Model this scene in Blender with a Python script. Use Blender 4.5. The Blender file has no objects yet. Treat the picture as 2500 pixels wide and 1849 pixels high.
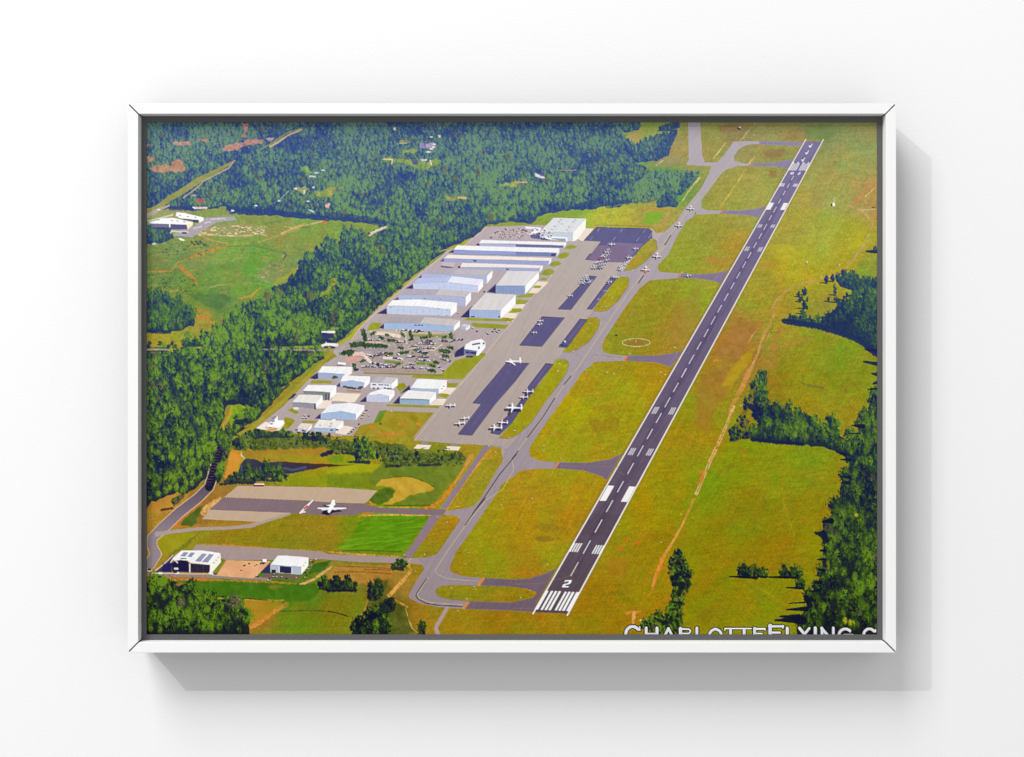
import bpy, bmesh, math
import numpy as np
from mathutils import Vector
scene = bpy.context.scene
COL = scene.collection
R = math.radians

# ---------- camera, exposure, world, lamps ----------
# one wall plane at y = 0, the room is on the -y side; the picture hangs centred at z = 1.5
CZ = 1.5
DEPTH = 0.0540                    # how far the frame stands off the wall
CAMD = 1.389
cam = bpy.data.objects.new('camera', bpy.data.cameras.new('camera')); COL.objects.link(cam)
cam.location = (0.0, -CAMD, CZ + 0.0); cam.rotation_euler = (R(90), 0, 0)
cam.data.lens = 40.0; cam.data.sensor_width = 36.0; cam.data.sensor_fit = 'HORIZONTAL'
cam.data.clip_start = 0.01; cam.data.clip_end = 50.0
scene.camera = cam
scene.view_settings.view_transform = 'Standard'; scene.view_settings.look = 'None'
scene.view_settings.exposure = 0.0; scene.view_settings.gamma = 1.0; scene.view_settings.use_curve_mapping = False
scene.cycles.max_bounces = 6; scene.cycles.diffuse_bounces = 4
scene.cycles.use_adaptive_sampling = True

world = bpy.data.worlds.new('World'); scene.world = world; world.use_nodes = True
world.node_tree.nodes['Background'].inputs[0].default_value = (1, 1, 1, 1)
world.node_tree.nodes['Background'].inputs[1].default_value = 0.6         # even light of a white studio

def lamp(name, kind, loc, aim, energy, size, size_y=None, colour=(1, 1, 1)):
    d = bpy.data.lights.new(name, kind); d.energy = energy; d.color = colour
    if kind == 'AREA':
        d.shape = 'RECTANGLE' if size_y else 'DISK'; d.size = size
        if size_y: d.size_y = size_y
    else: d.shadow_soft_size = size
    o = bpy.data.objects.new(name, d); COL.objects.link(o); o.location = loc
    o.rotation_euler = (Vector(aim) - Vector(loc)).to_track_quat('-Z', 'Y').to_euler()
    return o
lamp('softbox', 'AREA', (-4.2, -4.6, CZ + 9.4), (-4.2, 0, CZ + 9.4), 2150, 5.2, 9.5)      # tall softbox up on the left
lamp('small_key', 'POINT', (-5.2, -5.0, CZ + 5.15), (0, 0, CZ), 660, 0.006)

# ---------- helpers ----------
def material(name, rgb, rough=0.5, spec=0.3):
    m = bpy.data.materials.new(name); m.use_nodes = True
    b = m.node_tree.nodes['Principled BSDF']
    b.inputs['Base Color'].default_value = (*rgb, 1); b.inputs['Roughness'].default_value = rough
    b.inputs['Specular IOR Level'].default_value = spec
    return m
def grain(m, scale, amount, bump=0.0, detail=4.0):
    """fine procedural mottling of a material's own colour and relief"""
    nt = m.node_tree; b = nt.nodes['Principled BSDF']
    tc = nt.nodes.new('ShaderNodeTexCoord'); nz = nt.nodes.new('ShaderNodeTexNoise')
    nz.inputs['Scale'].default_value = scale; nz.inputs['Detail'].default_value = detail
    nt.links.new(tc.outputs['Object'], nz.inputs['Vector'])
    mp = nt.nodes.new('ShaderNodeMapRange'); mp.inputs['To Min'].default_value = 1-amount; mp.inputs['To Max'].default_value = 1+amount
    nt.links.new(nz.outputs['Fac'], mp.inputs['Value'])
    mx = nt.nodes.new('ShaderNodeMix'); mx.data_type = 'RGBA'; mx.blend_type = 'MULTIPLY'; mx.inputs['Factor'].default_value = 1
    src = b.inputs['Base Color']
    if src.links: nt.links.new(src.links[0].from_socket, mx.inputs['A'])
    else: mx.inputs['A'].default_value = src.default_value
    nt.links.new(mp.outputs['Result'], mx.inputs['B']); nt.links.new(mx.outputs['Result'], src)
    if bump:
        bp = nt.nodes.new('ShaderNodeBump'); bp.inputs['Strength'].default_value = bump; bp.inputs['Distance'].default_value = 0.0004
        nt.links.new(nz.outputs['Fac'], bp.inputs['Height']); nt.links.new(bp.outputs['Normal'], b.inputs['Normal'])
    return m
WALLM = grain(material('white_wall_paint', (.84, .84, .845), .85, .15), 420, .028, .5)
FRAMEM = grain(material('white_satin_lacquer', (.84, .84, .84), .42, .3), 160, .012, .04)
LINERM = grain(material('charcoal_liner', (.105, .105, .105), .8, .1), 300, .05, .1)
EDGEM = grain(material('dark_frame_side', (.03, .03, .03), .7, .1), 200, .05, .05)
GAPM = material('dark_joint_shade', (.05, .05, .05), .9, .05)
BOARDM = material('print_board', (.75, .75, .74), .8, .1)
INKM = material('print_ink', (1, 1, 1), .75, .08)
_at = INKM.node_tree.nodes.new('ShaderNodeAttribute'); _at.attribute_name = 'ink'
INKM.node_tree.links.new(_at.outputs['Color'], INKM.node_tree.nodes['Principled BSDF'].inputs['Base Color'])
grain(INKM, 900, .035, .05)

def link(name, verts, faces, mat, parent=None, bevel=0.0):
    me = bpy.data.meshes.new(name); me.from_pydata(verts, [], faces); me.materials.append(mat)
    bm = bmesh.new(); bm.from_mesh(me)
    bmesh.ops.recalc_face_normals(bm, faces=bm.faces)
    if bevel:
        bmesh.ops.bevel(bm, geom=list(bm.edges), offset=bevel, segments=2, affect='EDGES', profile=.6)
    bm.to_mesh(me); bm.free()
    o = bpy.data.objects.new(name, me); COL.objects.link(o); o.parent = parent
    return o
def box(name, x0, x1, y0, y1, z0, z1, mat, parent=None, bevel=0.0):
    v = [(x, y, z) for x in (x0, x1) for y in (y0, y1) for z in (z0, z1)]
    f = [(0, 1, 3, 2), (4, 6, 7, 5), (0, 4, 5, 1), (2, 3, 7, 6), (0, 2, 6, 4), (1, 5, 7, 3)]
    return link(name, v, f, mat, parent, bevel)

# ---------- wall ----------
wall = link('wall', [(-4, 0, -1.2), (4, 0, -1.2), (4, 0, 4.2), (-4, 0, 4.2), (-4, .12, -1.2), (4, .12, -1.2), (4, .12, 4.2), (-4, .12, 4.2)],
            [(0, 1, 2, 3), (4, 7, 6, 5), (0, 4, 5, 1), (1, 5, 6, 2), (2, 6, 7, 3), (3, 7, 4, 0)], WALLM)
wall['kind'] = 'structure'; wall['label'] = 'plain white wall behind the framed picture'

# ---------- framed picture ----------
pic = bpy.data.objects.new('framed_picture', None); COL.objects.link(pic); pic.location = (0, 0, CZ + 0.0005)
pic['label'] = 'white framed aerial photograph of an airfield with one long runway, hanging on the white wall'
pic['category'] = 'picture'
PXF = (CAMD-DEPTH)*36/40/2500     # metres per sheet unit at the frame's front
HW, HH = 1876*PXF/2, 1341*PXF/2   # outer half size
FW = 25.2*PXF                     # width of the moulding face
LIP = 0.0115                      # liner lies this far behind the face
IW, IH = HW-FW, HH-FW
G = 0.0007                       # half of the open mitre joint
def moulding(p0, p1, inward):
    """one mitred length between outer corners p0 and p1; inward = direction to the middle"""
    p0, p1, n = Vector(p0), Vector(p1), Vector(inward)
    t = (p1-p0).normalized(); g = G*1.41421
    a, b = p0+t*g, p1-t*g; c, d = p1-t*(FW+g)+n*FW, p0+t*(FW+g)+n*FW
    v = [(q.x, y, q.z) for y in (-DEPTH, -.0012) for q in (a, b, c, d)]
    f = [(0, 1, 2, 3), (4, 7, 6, 5), (0, 4, 5, 1), (1, 5, 6, 2), (2, 6, 7, 3), (3, 7, 4, 0)]
    o = link('moulding', v, f, FRAMEM, pic, .0005)
    o.data.materials.append(EDGEM)                        # face and inner lip are white, the unseen outer side is darkened to deepen the wall shadow
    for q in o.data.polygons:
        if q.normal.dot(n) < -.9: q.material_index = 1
    return o
cs = [(-HW, 0, HH), (HW, 0, HH), (HW, 0, -HH), (-HW, 0, -HH)]
for i, (n, lb) in enumerate((((0, 0, -1), 'top length of the white frame'), ((-1, 0, 0), 'right length of the white frame'), ((0, 0, 1), 'bottom length of the white frame'), ((1, 0, 0), 'left length of the white frame'))):
    o = moulding(cs[i], cs[(i+1) % 4], n); o['label'] = lb
for sx in (-1, 1):                # added dark strip stands in for the shade inside each open mitre joint
    for sz in (-1, 1):
        a, b = Vector((sx*(HW-.0012), 0, sz*(HH-.0012))), Vector((sx*(IW+.0002), 0, sz*(IH+.0002)))
        t = (b-a).normalized(); s = Vector((-t.z, 0, t.x))*G*.9
        q = [a+s, a-s, b-s, b+s]
        link('joint_shade', [(p.x, y, p.z) for y in (-DEPTH+.0009, -.003) for p in q], [(0, 1, 2, 3), (4, 7, 6, 5), (0, 4, 5, 1), (1, 5, 6, 2), (2, 6, 7, 3), (3, 7, 4, 0)], GAPM, pic)
LY = -DEPTH+LIP
PY = LY+.0012                     # the print lies just behind the liner's lip
S = (CAMD+PY)*36/40/2500          # metres per sheet unit on the print
OX, OZ = -.3*S, -.6*S             # the sheet sits a hair off centre
PWID, PHEI = 1783.2*S, 1250.2*S
px0, px1, pz0, pz1 = OX-PWID/2, OX+PWID/2, OZ-PHEI/2, OZ+PHEI/2
e = .00005
for nm, a in (('top strip of the charcoal liner', (-IW+e, IW-e, pz1, IH-e)), ('bottom strip of the charcoal liner', (-IW+e, IW-e, -IH+e, pz0)), ('left strip of the charcoal liner', (-IW+e, px0, pz0+e, pz1-e)), ('right strip of the charcoal liner', (px1, IW-e, pz0+e, pz1-e))):
    box('liner_strip', a[0], a[1], LY, -.006, a[2], a[3], LINERM, pic)['label'] = nm
board = box('print_panel', px0+e, px1-e, PY+.00012, -.006, pz0+e, pz1-e, BOARDM, pic)
board['label'] = 'flat colour print of an aerial view of an airfield, forest and grass fields'

INK = 0.88
# ---- the printed picture: an aerial view painted cell by cell in numpy (display-space colours) ----
PX0, PY0, PW, PH = 358.0, 299.0, 1784, 1251           # print area in sheet units (1 unit = 1 print pixel)
rng = np.random.default_rng(7)
_tab = np.random.default_rng(11).random((256, 256)).astype(np.float32)

def vnoise(u, v, seed=0):
    iu = np.floor(u).astype(np.int32); iv = np.floor(v).astype(np.int32)
    fu = (u - iu).astype(np.float32); fv = (v - iv).astype(np.float32)
    fu = fu*fu*(3-2*fu); fv = fv*fv*(3-2*fv)
    a, b = (iu + seed*37) & 255, (iv + seed*91) & 255
    a1, b1 = (a+1) & 255, (b+1) & 255
    top = _tab[b, a]*(1-fu) + _tab[b, a1]*fu
    bot = _tab[b1, a]*(1-fu) + _tab[b1, a1]*fu
    return top*(1-fv) + bot*fv

GX, GY = np.meshgrid(np.arange(PW, dtype=np.float32), np.arange(PH, dtype=np.float32))
def fbm(sx, sy, octv, seed, rot=0.0):
    c, s = math.cos(rot), math.sin(rot)
    u = (GX*c + GY*s)/sx; v = (-GX*s + GY*c)/sy
    u, v = u+1.1*vnoise(u*.61+7.3, v*.57+1.9, seed+50)+.5*vnoise(u*1.7, v*1.9+3, seed+60), v+1.1*vnoise(u*.53+2.1, v*.67+5.7, seed+70)+.5*vnoise(u*1.8+9, v*1.6, seed+80)
    t = np.zeros((PH, PW), np.float32); a = 1.0; n = 0
    for o in range(octv):
        t += a*vnoise(u, v, seed+o); n += a; a *= 0.55; u = u*2.03; v = v*2.03
    return t/n                                            # 0..1, mean 0.5

N_LEAF = fbm(2.5, 4.4, 2, 3)
N_FINE = fbm(1.8, 1.8, 1, 9)
N_MED = fbm(16, 12, 3, 21, .6)
N_CLUMP = fbm(4.6, 5.0, 2, 41, .4)
RWY = math.atan2(-1147.0, 661.0)                          # direction of the runway on the sheet
N_STREAK = fbm(60, 3.0, 3, 33, RWY)
N_FLAT = fbm(26, 4.5, 3, 51, -.12)

CAN = np.zeros((PH, PW, 3), np.float32)
LAB = np.zeros((PH, PW), np.int32)
REG = []                                                  # (name, label, kind)
def reg(name, label=None, kind=None):
    REG.append((name, label, kind)); return len(REG)-1

def P(s):
    return [tuple(float(q) for q in p.split(',')) for p in s.split()]
def T(r, c, s):                                           # r, c: sheet block; numbers are in block units
    ox, oy = (350, 800, 1250, 1700)[c]-PX0, (290, 600, 910, 1220)[r]-PY0
    return [(ox+x/4.802, oy+y/4.802) for x, y in P(s)]
def F(x, y):
    return (x*1.11907-PX0, y*1.11907-PY0)

def jagged(poly, amp, step=6):
    out = []
    n = len(poly)
    for i in range(n):
        (x0, y0), (x1, y1) = poly[i], poly[(i+1) % n]
        L = math.hypot(x1-x0, y1-y0); k = max(1, int(L/step))
        for j in range(k):
            t = j/k
            out.append((x0+(x1-x0)*t+rng.uniform(-amp, amp), y0+(y1-y0)*t+rng.uniform(-amp, amp)))
    return out

def blur(a, n=1):
    for _ in range(n):
        p = np.pad(a, ((1, 1), (1, 1)), mode='edge')
        a = (p[:-2, 1:-1]+2*p[1:-1, 1:-1]+p[2:, 1:-1])/4
        p = np.pad(a, ((1, 1), (1, 1)), mode='edge')
        a = (p[1:-1, :-2]+2*p[1:-1, 1:-1]+p[1:-1, 2:])/4
    return a

def mask(poly, soft=0):
    S = 3
    xs = np.array([p[0] for p in poly]); ys = np.array([p[1] for p in poly])
    m = 2+soft*2
    x0 = int(max(0, math.floor(xs.min())-m)); x1 = int(min(PW, math.ceil(xs.max())+m))
    y0 = int(max(0, math.floor(ys.min())-m)); y1 = int(min(PH, math.ceil(ys.max())+m))
    if x1 <= x0 or y1 <= y0: return None
    w, h = (x1-x0)*S, (y1-y0)*S
    tog = np.zeros((h, w+1), np.int16)
    X = (xs-x0)*S; Y = (ys-y0)*S
    n = len(poly)
    for i in range(n):
        ax, ay, bx, by = X[i], Y[i], X[(i+1) % n], Y[(i+1) % n]
        if ay == by: continue
        if ay > by: ax, ay, bx, by = bx, by, ax, ay
        r0 = max(0, int(math.ceil(ay-0.5))); r1 = min(h, int(math.ceil(by-0.5)))
        if r1 <= r0: continue
        rr = np.arange(r0, r1)
        cx = ax+(rr+0.5-ay)*(bx-ax)/(by-ay)
        ci = np.clip(np.ceil(cx-0.5), 0, w).astype(int)
        np.add.at(tog, (rr, ci), 1)
    ins = (np.cumsum(tog, axis=1)[:, :w] & 1).astype(np.float32)
    a = ins.reshape(y1-y0, S, x1-x0, S).mean(axis=(1, 3))
    if soft: a = blur(a, soft)
    return (slice(y0, y1), slice(x0, x1)), a

def colour(c, sl):
    """c: a colour, or (colour at y0, colour at y1, y0, y1) running down the sheet"""
    if len(c) == 3: return np.array(c, np.float32)[None, None, :]
    t = np.clip((np.arange(sl[0].start, sl[0].stop)-c[2])/(c[3]-c[2]), 0, 1).astype(np.float32)[:, None, None]
    return np.array(c[0], np.float32)*(1-t)+np.array(c[1], np.float32)*t

def lay(m, c, lab=None, alpha=1.0, noise=3.0, nz=None):
    if m is None: return
    sl, a = m
    col = colour(c, sl)
    if noise:
        nn = N_FINE if nz is None else nz
        col = col+((nn[sl]-0.5)*2*noise)[:, :, None]
    k = (a*alpha)[:, :, None]
    CAN[sl] = CAN[sl]*(1-k)+col*k
    if lab is not None:
        L = LAB[sl]; L[a > 0.5] = lab

def fill(poly, c, lab=None, soft=0, alpha=1.0, noise=3.0, nz=None, jag=0):
    if jag: poly = jagged(poly, jag)
    lay(mask(poly, soft), c, lab, alpha, noise, nz)

def restore(poly, src, lab, soft=0):
    m = mask(poly, soft)
    sl, a = m; k = a[:, :, None]
    CAN[sl] = CAN[sl]*(1-k)+src[sl]*k
    L = LAB[sl]; L[a > 0.5] = lab

def line(pts, w, c, lab=None, alpha=1.0, noise=3.0, soft=0.0, nz=None, rag=0.0, worn=0.0):
    """stroke along a polyline; w may be one width or one width per point"""
    if not hasattr(w, '__len__'): w = [w]*len(pts)
    mw = max(w)/2+2+soft
    xs = [p[0] for p in pts]; ys = [p[1] for p in pts]
    x0 = int(max(0, min(xs)-mw)); x1 = int(min(PW, max(xs)+mw+1))
    y0 = int(max(0, min(ys)-mw)); y1 = int(min(PH, max(ys)+mw+1))
    if x1 <= x0 or y1 <= y0: return
    sl = (slice(y0, y1), slice(x0, x1))
    X = GX[sl]; Y = GY[sl]
    best = np.full(X.shape, -1e9, np.float32)
    for i in range(len(pts)-1):
        (ax, ay), (bx, by) = pts[i], pts[i+1]
        dx, dy = bx-ax, by-ay; L2 = dx*dx+dy*dy+1e-6
        t = np.clip(((X-ax)*dx+(Y-ay)*dy)/L2, 0, 1)
        d = np.hypot(X-(ax+t*dx), Y-(ay+t*dy))
        best = np.maximum(best, (w[i]*(1-t)+w[i+1]*t)/2-d)
    if rag: best = best+(N_LEAF[sl]-0.5)*2*rag
    a = np.clip(best/(1+soft)+0.5, 0, 1)
    if worn: a = a*np.clip(1+worn*((N_CLUMP[sl]*.5+N_MED[sl]*.5-.56)*7), 0, 1)
    lay((sl, a.astype(np.float32)), c, lab, alpha, noise, nz)

def blob(x, y, rx, ry, c, alpha=1.0, rag=0.35, lab=None, noise=6, nz=None):
    x0 = int(max(0, x-rx*1.4-2)); x1 = int(min(PW, x+rx*1.4+3)); y0 = int(max(0, y-ry*1.4-2)); y1 = int(min(PH, y+ry*1.4+3))
    if x1 <= x0 or y1 <= y0: return
    sl = (slice(y0, y1), slice(x0, x1))
    q = np.hypot((GX[sl]-x)/rx, (GY[sl]-y)/ry)+(N_MED[sl]-0.5)*rag*2+(N_LEAF[sl]-0.5)*rag
    a = np.clip((1.0-q)*2.2, 0, 1).astype(np.float32)
    lay((sl, a), c, lab, alpha, noise, nz)

# ---- ground colours, read at scattered places and blended ----
GROUND = """360,460,150,155,95 480,470,135,150,85 600,480,130,150,75 760,490,125,155,70 820,490,130,160,75 400,560,120,140,80 500,560,130,150,70
560,590,100,155,60 430,540,140,145,75 650,590,130,145,80 700,520,130,150,70 420,640,110,140,60 480,660,100,135,70 440,700,150,150,60 350,740,160,155,50
520,620,120,145,65 360,600,110,135,70 1430,290,155,165,75 1400,370,110,150,75 1460,400,95,145,65 1330,470,175,180,60 1200,470,140,160,65 1440,470,165,155,70
1490,330,155,150,85 1560,300,150,155,75 1600,290,150,140,85 1670,290,150,150,85 1700,340,150,145,75 1800,290,140,145,85 1880,300,150,148,85 1850,360,160,155,80
1820,430,165,158,78 1880,430,170,150,80 1640,420,165,158,72 1600,440,160,155,65 1540,520,150,155,55 1500,560,150,155,45 1590,560,165,150,50 1720,500,170,160,60
1800,500,175,165,60 1850,520,172,165,45 1740,580,178,165,40 1850,600,170,165,40 1900,600,140,150,55 1450,660,150,150,40 1380,720,150,145,40 1520,650,150,160,40
1480,720,165,140,50 1540,620,160,155,50 1650,640,160,155,50 1700,700,165,150,50 1600,720,170,135,60 1620,790,165,130,55 1560,850,165,140,35 1680,860,150,130,35
1780,760,150,150,40 1850,820,140,145,35 1750,840,150,145,30 1850,900,150,150,35 1880,760,140,150,40 1830,680,150,150,60 1300,850,165,150,25 1250,900,175,155,10
1350,920,165,150,20 1280,950,165,145,20 1200,960,165,150,15 1400,850,170,150,25 1160,1060,170,140,20 1250,1060,165,145,15 1130,1150,165,140,10 1230,1130,165,135,15
1050,1180,155,145,10 1150,1230,160,130,15 1060,1240,150,140,10 1200,1200,160,145,15 1450,950,160,146,22 1500,900,155,145,26 1520,960,158,145,25 1460,1050,160,146,15
1400,1120,163,144,10 1350,1230,160,136,15 1420,1200,160,134,10 1300,1310,150,126,5 1100,1350,150,120,5 1000,1360,155,125,10 1350,1340,155,125,5 1430,1300,160,135,10
1620,1000,145,145,15 1700,1030,150,145,20 1760,1020,145,145,25 1560,1080,135,145,15 1620,1120,140,135,15 1750,1120,150,135,15 1700,1200,150,130,10 1560,1200,145,135,10
1780,1180,150,140,10 1560,1310,140,135,5 1650,1300,150,135,10 1700,1350,145,140,5 1740,1290,150,135,10 1100,850,160,150,30 1210,800,165,155,25 1250,740,160,150,35
1330,640,165,155,35 880,930,165,140,35 850,960,160,140,30 700,1000,165,140,30 600,990,150,135,40 760,1030,150,150,15 690,1060,140,140,15 900,1030,110,125,35
940,1060,110,125,25 1040,1030,160,140,30 990,1090,165,140,20 850,1160,90,145,5 870,1140,85,150,5 790,1160,120,140,10 700,1150,150,125,20 560,1160,140,130,15
480,1170,140,130,20 400,1180,150,135,25 360,1100,165,125,40 450,1110,150,110,40 340,1130,170,130,40 940,1170,160,130,20 960,1180,155,130,15 1050,1290,150,130,15
920,1260,150,125,15 880,1270,160,120,40 750,1250,140,125,40 600,1290,70,120,10 500,1285,60,115,15 420,1265,170,110,50 690,1300,90,120,20 720,1330,120,120,10
650,1360,110,125,10 560,1340,150,115,30 780,1340,120,125,15 840,1300,110,95,25 930,1340,155,120,20 860,1350,90,95,15"""
def ground():
    pts = np.array([[float(q) for q in p.split(',')] for p in GROUND.split()])
    gx, gy = np.meshgrid(np.linspace(0, PW-1, 150), np.linspace(0, PH-1, 106))
    num = np.zeros(gx.shape+(3,)); den = np.zeros(gx.shape)
    for x, y, r, g, b in pts:
        fx, fy = F(x, y)
        w = 1.0/(((gx-fx)**2+(gy-fy)**2)+160.0)**2.3
        num += w[:, :, None]*np.array([r, g, b]); den += w
    small = num/den[:, :, None]
    u = GX*(149/(PW-1)); v = GY*(105/(PH-1))
    iu = np.minimum(u.astype(int), 148); iv = np.minimum(v.astype(int), 104)
    fu = (u-iu)[:, :, None]; fv = (v-iv)[:, :, None]
    c = (small[iv, iu]*(1-fu)+small[iv, iu+1]*fu)*(1-fv)+(small[iv+1, iu]*(1-fu)+small[iv+1, iu+1]*fu)*fv
    warm = np.clip((fbm(85, 60, 4, 70, RWY)-0.5)*3.2, -1, 1)
    green = np.clip((fbm(70, 45, 4, 80)-0.5)*3.0, -1, 1)
    c = c+warm[:, :, None]*np.array([8, -6, -2])+green[:, :, None]*np.array([-8, 4, 0])
    rust = np.clip((fbm(30, 7, 3, 120, RWY)-.60)*6, 0, 1)*np.clip((fbm(120, 90, 2, 130)-.42)*5, 0, 1)
    c = c*(1-.2*rust[:, :, None])+np.array([188, 118, 45])*.2*rust[:, :, None]
    lum = (N_STREAK-0.5)*15+(N_MED-0.5)*15+(N_FINE-0.5)*22+(N_CLUMP-.5)*11+(N_FLAT-0.5)*20
    c = c*(1+lum[:, :, None]/150.0)
    k = np.clip((GX-1000)/250, 0, 1)*np.clip((GY-330)/200, 0, 1)
    c = c-k[:, :, None]*np.array([5, 5, 10])
    return c.astype(np.float32)

L_GRASS = reg('printed_grassland', 'olive and green grass fields printed on the picture', 'stuff')
CAN[:] = ground()
DIRT = (205, 125, 60); SAND = (222, 190, 150); PALE = (235, 210, 185)
L_DIRT = reg('printed_dirt_track', 'orange dirt tracks and bare clay patches printed across the grass', 'stuff')
def track(pts, w, c, alpha=0.85, rag=0.8, lab=None, soft=0.6):
    if not hasattr(w, '__len__'): w = [w*.45]+[w]*(len(pts)-2)+[w*.45] if len(pts) > 2 else [w, w*.6]
    c = tuple(q*.88+k for q, k in zip(c, (24, 20, 12)))
    line(pts, [q*1.1 for q in w], c, lab, alpha, 16, soft, N_CLUMP, rag*1.7, .3)
def patch(poly, c, alpha=0.7, soft=4, jag=3): fill(poly, c, None, soft, alpha, 14, N_MED, jag)

# left far field
patch(T(0, 0, "560,1040 760,1025 960,1035 1010,1085 800,1110 560,1085"), (140, 150, 75), .8)
patch(T(0, 0, "620,1350 850,1250 1100,1230 1400,1270 1480,1330 1250,1380 800,1370"), (165, 150, 105), .6)
for k in range(120):
    x, y = rng.uniform(640, 1450), rng.uniform(1255, 1375)
    p = T(0, 0, f"{x},{y}")[0]
    blob(p[0], p[1], rng.uniform(1.5, 6), rng.uniform(.7, 1.6), (245, 220, 185) if k % 3 else (215, 165, 110), .85, .5)
track(T(0, 0, "600,1350 800,1362 1100,1376 1280,1368"), 3.5, (245, 205, 160))
track(T(0, 0, "1620,1350 1720,1300 1900,1250 2100,1205"), [5, 4, 3, 4], (225, 180, 135))
track(T(0, 0, "1640,1265 1760,1280 1930,1220"), 3, (225, 165, 110))
blob(*T(0, 0, "2120,1215")[0], 7, 4, (215, 110, 60))
track(T(0, 0, "700,1395 850,1435 1000,1470"), 3, (225, 165, 95))
track(T(0, 0, "1000,1475 1200,1465 1380,1440 1560,1380 1850,1285"), 2.2, (190, 160, 85))
track(T(0, 0, "1000,1475 850,1530 650,1595 490,1650"), [4, 6, 6, 4], (205, 130, 60))
track(T(0, 0, "900,1500 1300,1490 1500,1540 1680,1590"), 4, (85, 110, 70), .6)
track(T(1, 0, "1640,75 1680,110 1640,150 1620,200"), [3, 4, 4, 2], (70, 75, 80), .8)
track(T(1, 0, "1640,100 1630,190"), 2, (215, 160, 110))
patch(T(1, 0, "1340,330 1450,190 1560,170 1680,270 1600,380 1480,440 1300,400"), (150, 140, 100), .6)
for k in range(26):
    p = T(1, 0, f"{rng.uniform(1320,1640)},{rng.uniform(200,420)}")[0]
    blob(p[0], p[1], rng.uniform(1.5, 4), rng.uniform(1, 2), [(225, 200, 170), (185, 140, 110), (100, 115, 70)][k % 3], .8, .5)
track(T(1, 0, "1390,370 1470,365"), 3, (245, 220, 195))
patch(T(1, 0, "1500,460 1650,360 1890,205 1890,240 1700,390 1570,465"), (165, 165, 60), .8, 2, 1)
track(T(1, 0, "430,245 520,330 600,400 630,460"), [9, 8, 6, 3], (210, 120, 50))
track(T(1, 0, "50,305 200,305 340,300"), 3.5, (215, 125, 55))
track(T(1, 0, "330,290 400,200 480,165"), 4, (190, 160, 55), .7)
patch(T(1, 0, "760,230 1000,190 1250,180 1150,270 900,310 720,300"), (98, 140, 62), .5, 6)
patch(T(1, 0, "1150,260 1380,180 1530,110 1420,240 1250,350 1150,360"), (102, 150, 60), .5, 5)
patch(T(1, 0, "1030,500 1150,460 1250,500 1180,590 1040,600"), (110, 158, 58), .5, 5)
track(T(1, 0, "740,500 900,460 1060,445"), 2.5, (165, 165, 100))
track(T(1, 0, "880,470 990,560 1010,480"), 2, (75, 95, 60), .6)
track(T(1, 0, "1110,625 1250,600 1380,490"), [2, 6, 3], (190, 150, 60))
patch(T(1, 0, "480,570 900,560 1050,610 950,720 870,760 600,640"), (80, 115, 65), .65, 6)
for a, b in (("585,745 680,760 780,800", 5), ("600,830 700,840 780,840", 6), ("780,905 860,915 930,930", 5)):
    track(T(1, 0, a), b, (215, 110, 55))
track(T(1, 0, "310,540 400,525"), 5, (195, 145, 75), .7)
track(T(1, 0, "880,890 990,845"), 3, (130, 90, 75))
for k in range(150):                                       # scrub in the far field
    p = T(1, 0, f"{rng.uniform(45,640)},{rng.uniform(320,570)}")[0]
    blob(p[0], p[1], rng.uniform(1.5, 4), rng.uniform(1.2, 3), [(70, 110, 60), (95, 135, 60), (60, 90, 70)][k % 3], .75, .5)
for k in range(60):
    p = T(0, 0, f"{rng.uniform(45,800)},{rng.uniform(1450,1600)}")[0]
    blob(p[0], p[1], rng.uniform(1.5, 5), rng.uniform(1.2, 3), [(70, 115, 70), (100, 140, 70), (60, 90, 80)][k % 3], .7, .5)
for k in range(26):
    p = T(1, 0, f"{40+k*11+rng.uniform(-6,6)},{115-k*2+rng.uniform(-8,8)}")[0]
    blob(p[0], p[1], 1.4, 1.4, (60, 85, 55), .7)
track(T(1, 0, "40,110 400,75 700,25"), 2, (160, 160, 90), .5)
for k in range(240):                                       # mottling of the far field
    p = T(1, 0, f"{rng.uniform(60,1900)},{rng.uniform(-330,620)}")[0]
    blob(p[0], p[1], rng.uniform(4, 16), rng.uniform(1.5, 5), [(150, 150, 85), (170, 150, 95), (96, 128, 66), (128, 150, 62), (176, 166, 84), (88, 118, 70)][k % 6], .38, .7)
# grass beyond the far apron
fill(T(0, 2, "1510,1210 1600,1100 1810,1090 1700,1230 1600,1250"), (125, 175, 45), None, 3, .85, 5)
patch(T(0, 2, "300,1160 700,1085 960,1070 900,1120 500,1150"), (125, 165, 60), .7)
track(T(0, 2, "1480,1050 1650,1055 1850,1085"), [3, 4, 5], (205, 130, 60), .75)
track(T(0, 2, "1850,1090 1800,1180 1720,1270"), [6, 9, 10], (190, 145, 80), .6)
track(T(0, 2, "985,1215 970,1255 930,1290"), 5, (225, 150, 90))
track(T(0, 2, "960,1250 1300,1255 1650,1270"), 4, (125, 120, 60), .7)
patch(T(0, 2, "1360,200 1420,180 1530,200 1480,270 1400,290"), (185, 155, 95), .7, 2)
patch(T(0, 2, "1700,480 1900,420 1990,450 1950,560 1750,580 1560,560"), (155, 145, 100), .7)
track(T(0, 2, "1690,545 1770,490"), 2.5, (245, 225, 170))
track(T(0, 2, "1985,980 2060,870 2130,770 2200,690"), [2, 3, 3, 3], (238, 205, 145))
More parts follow.
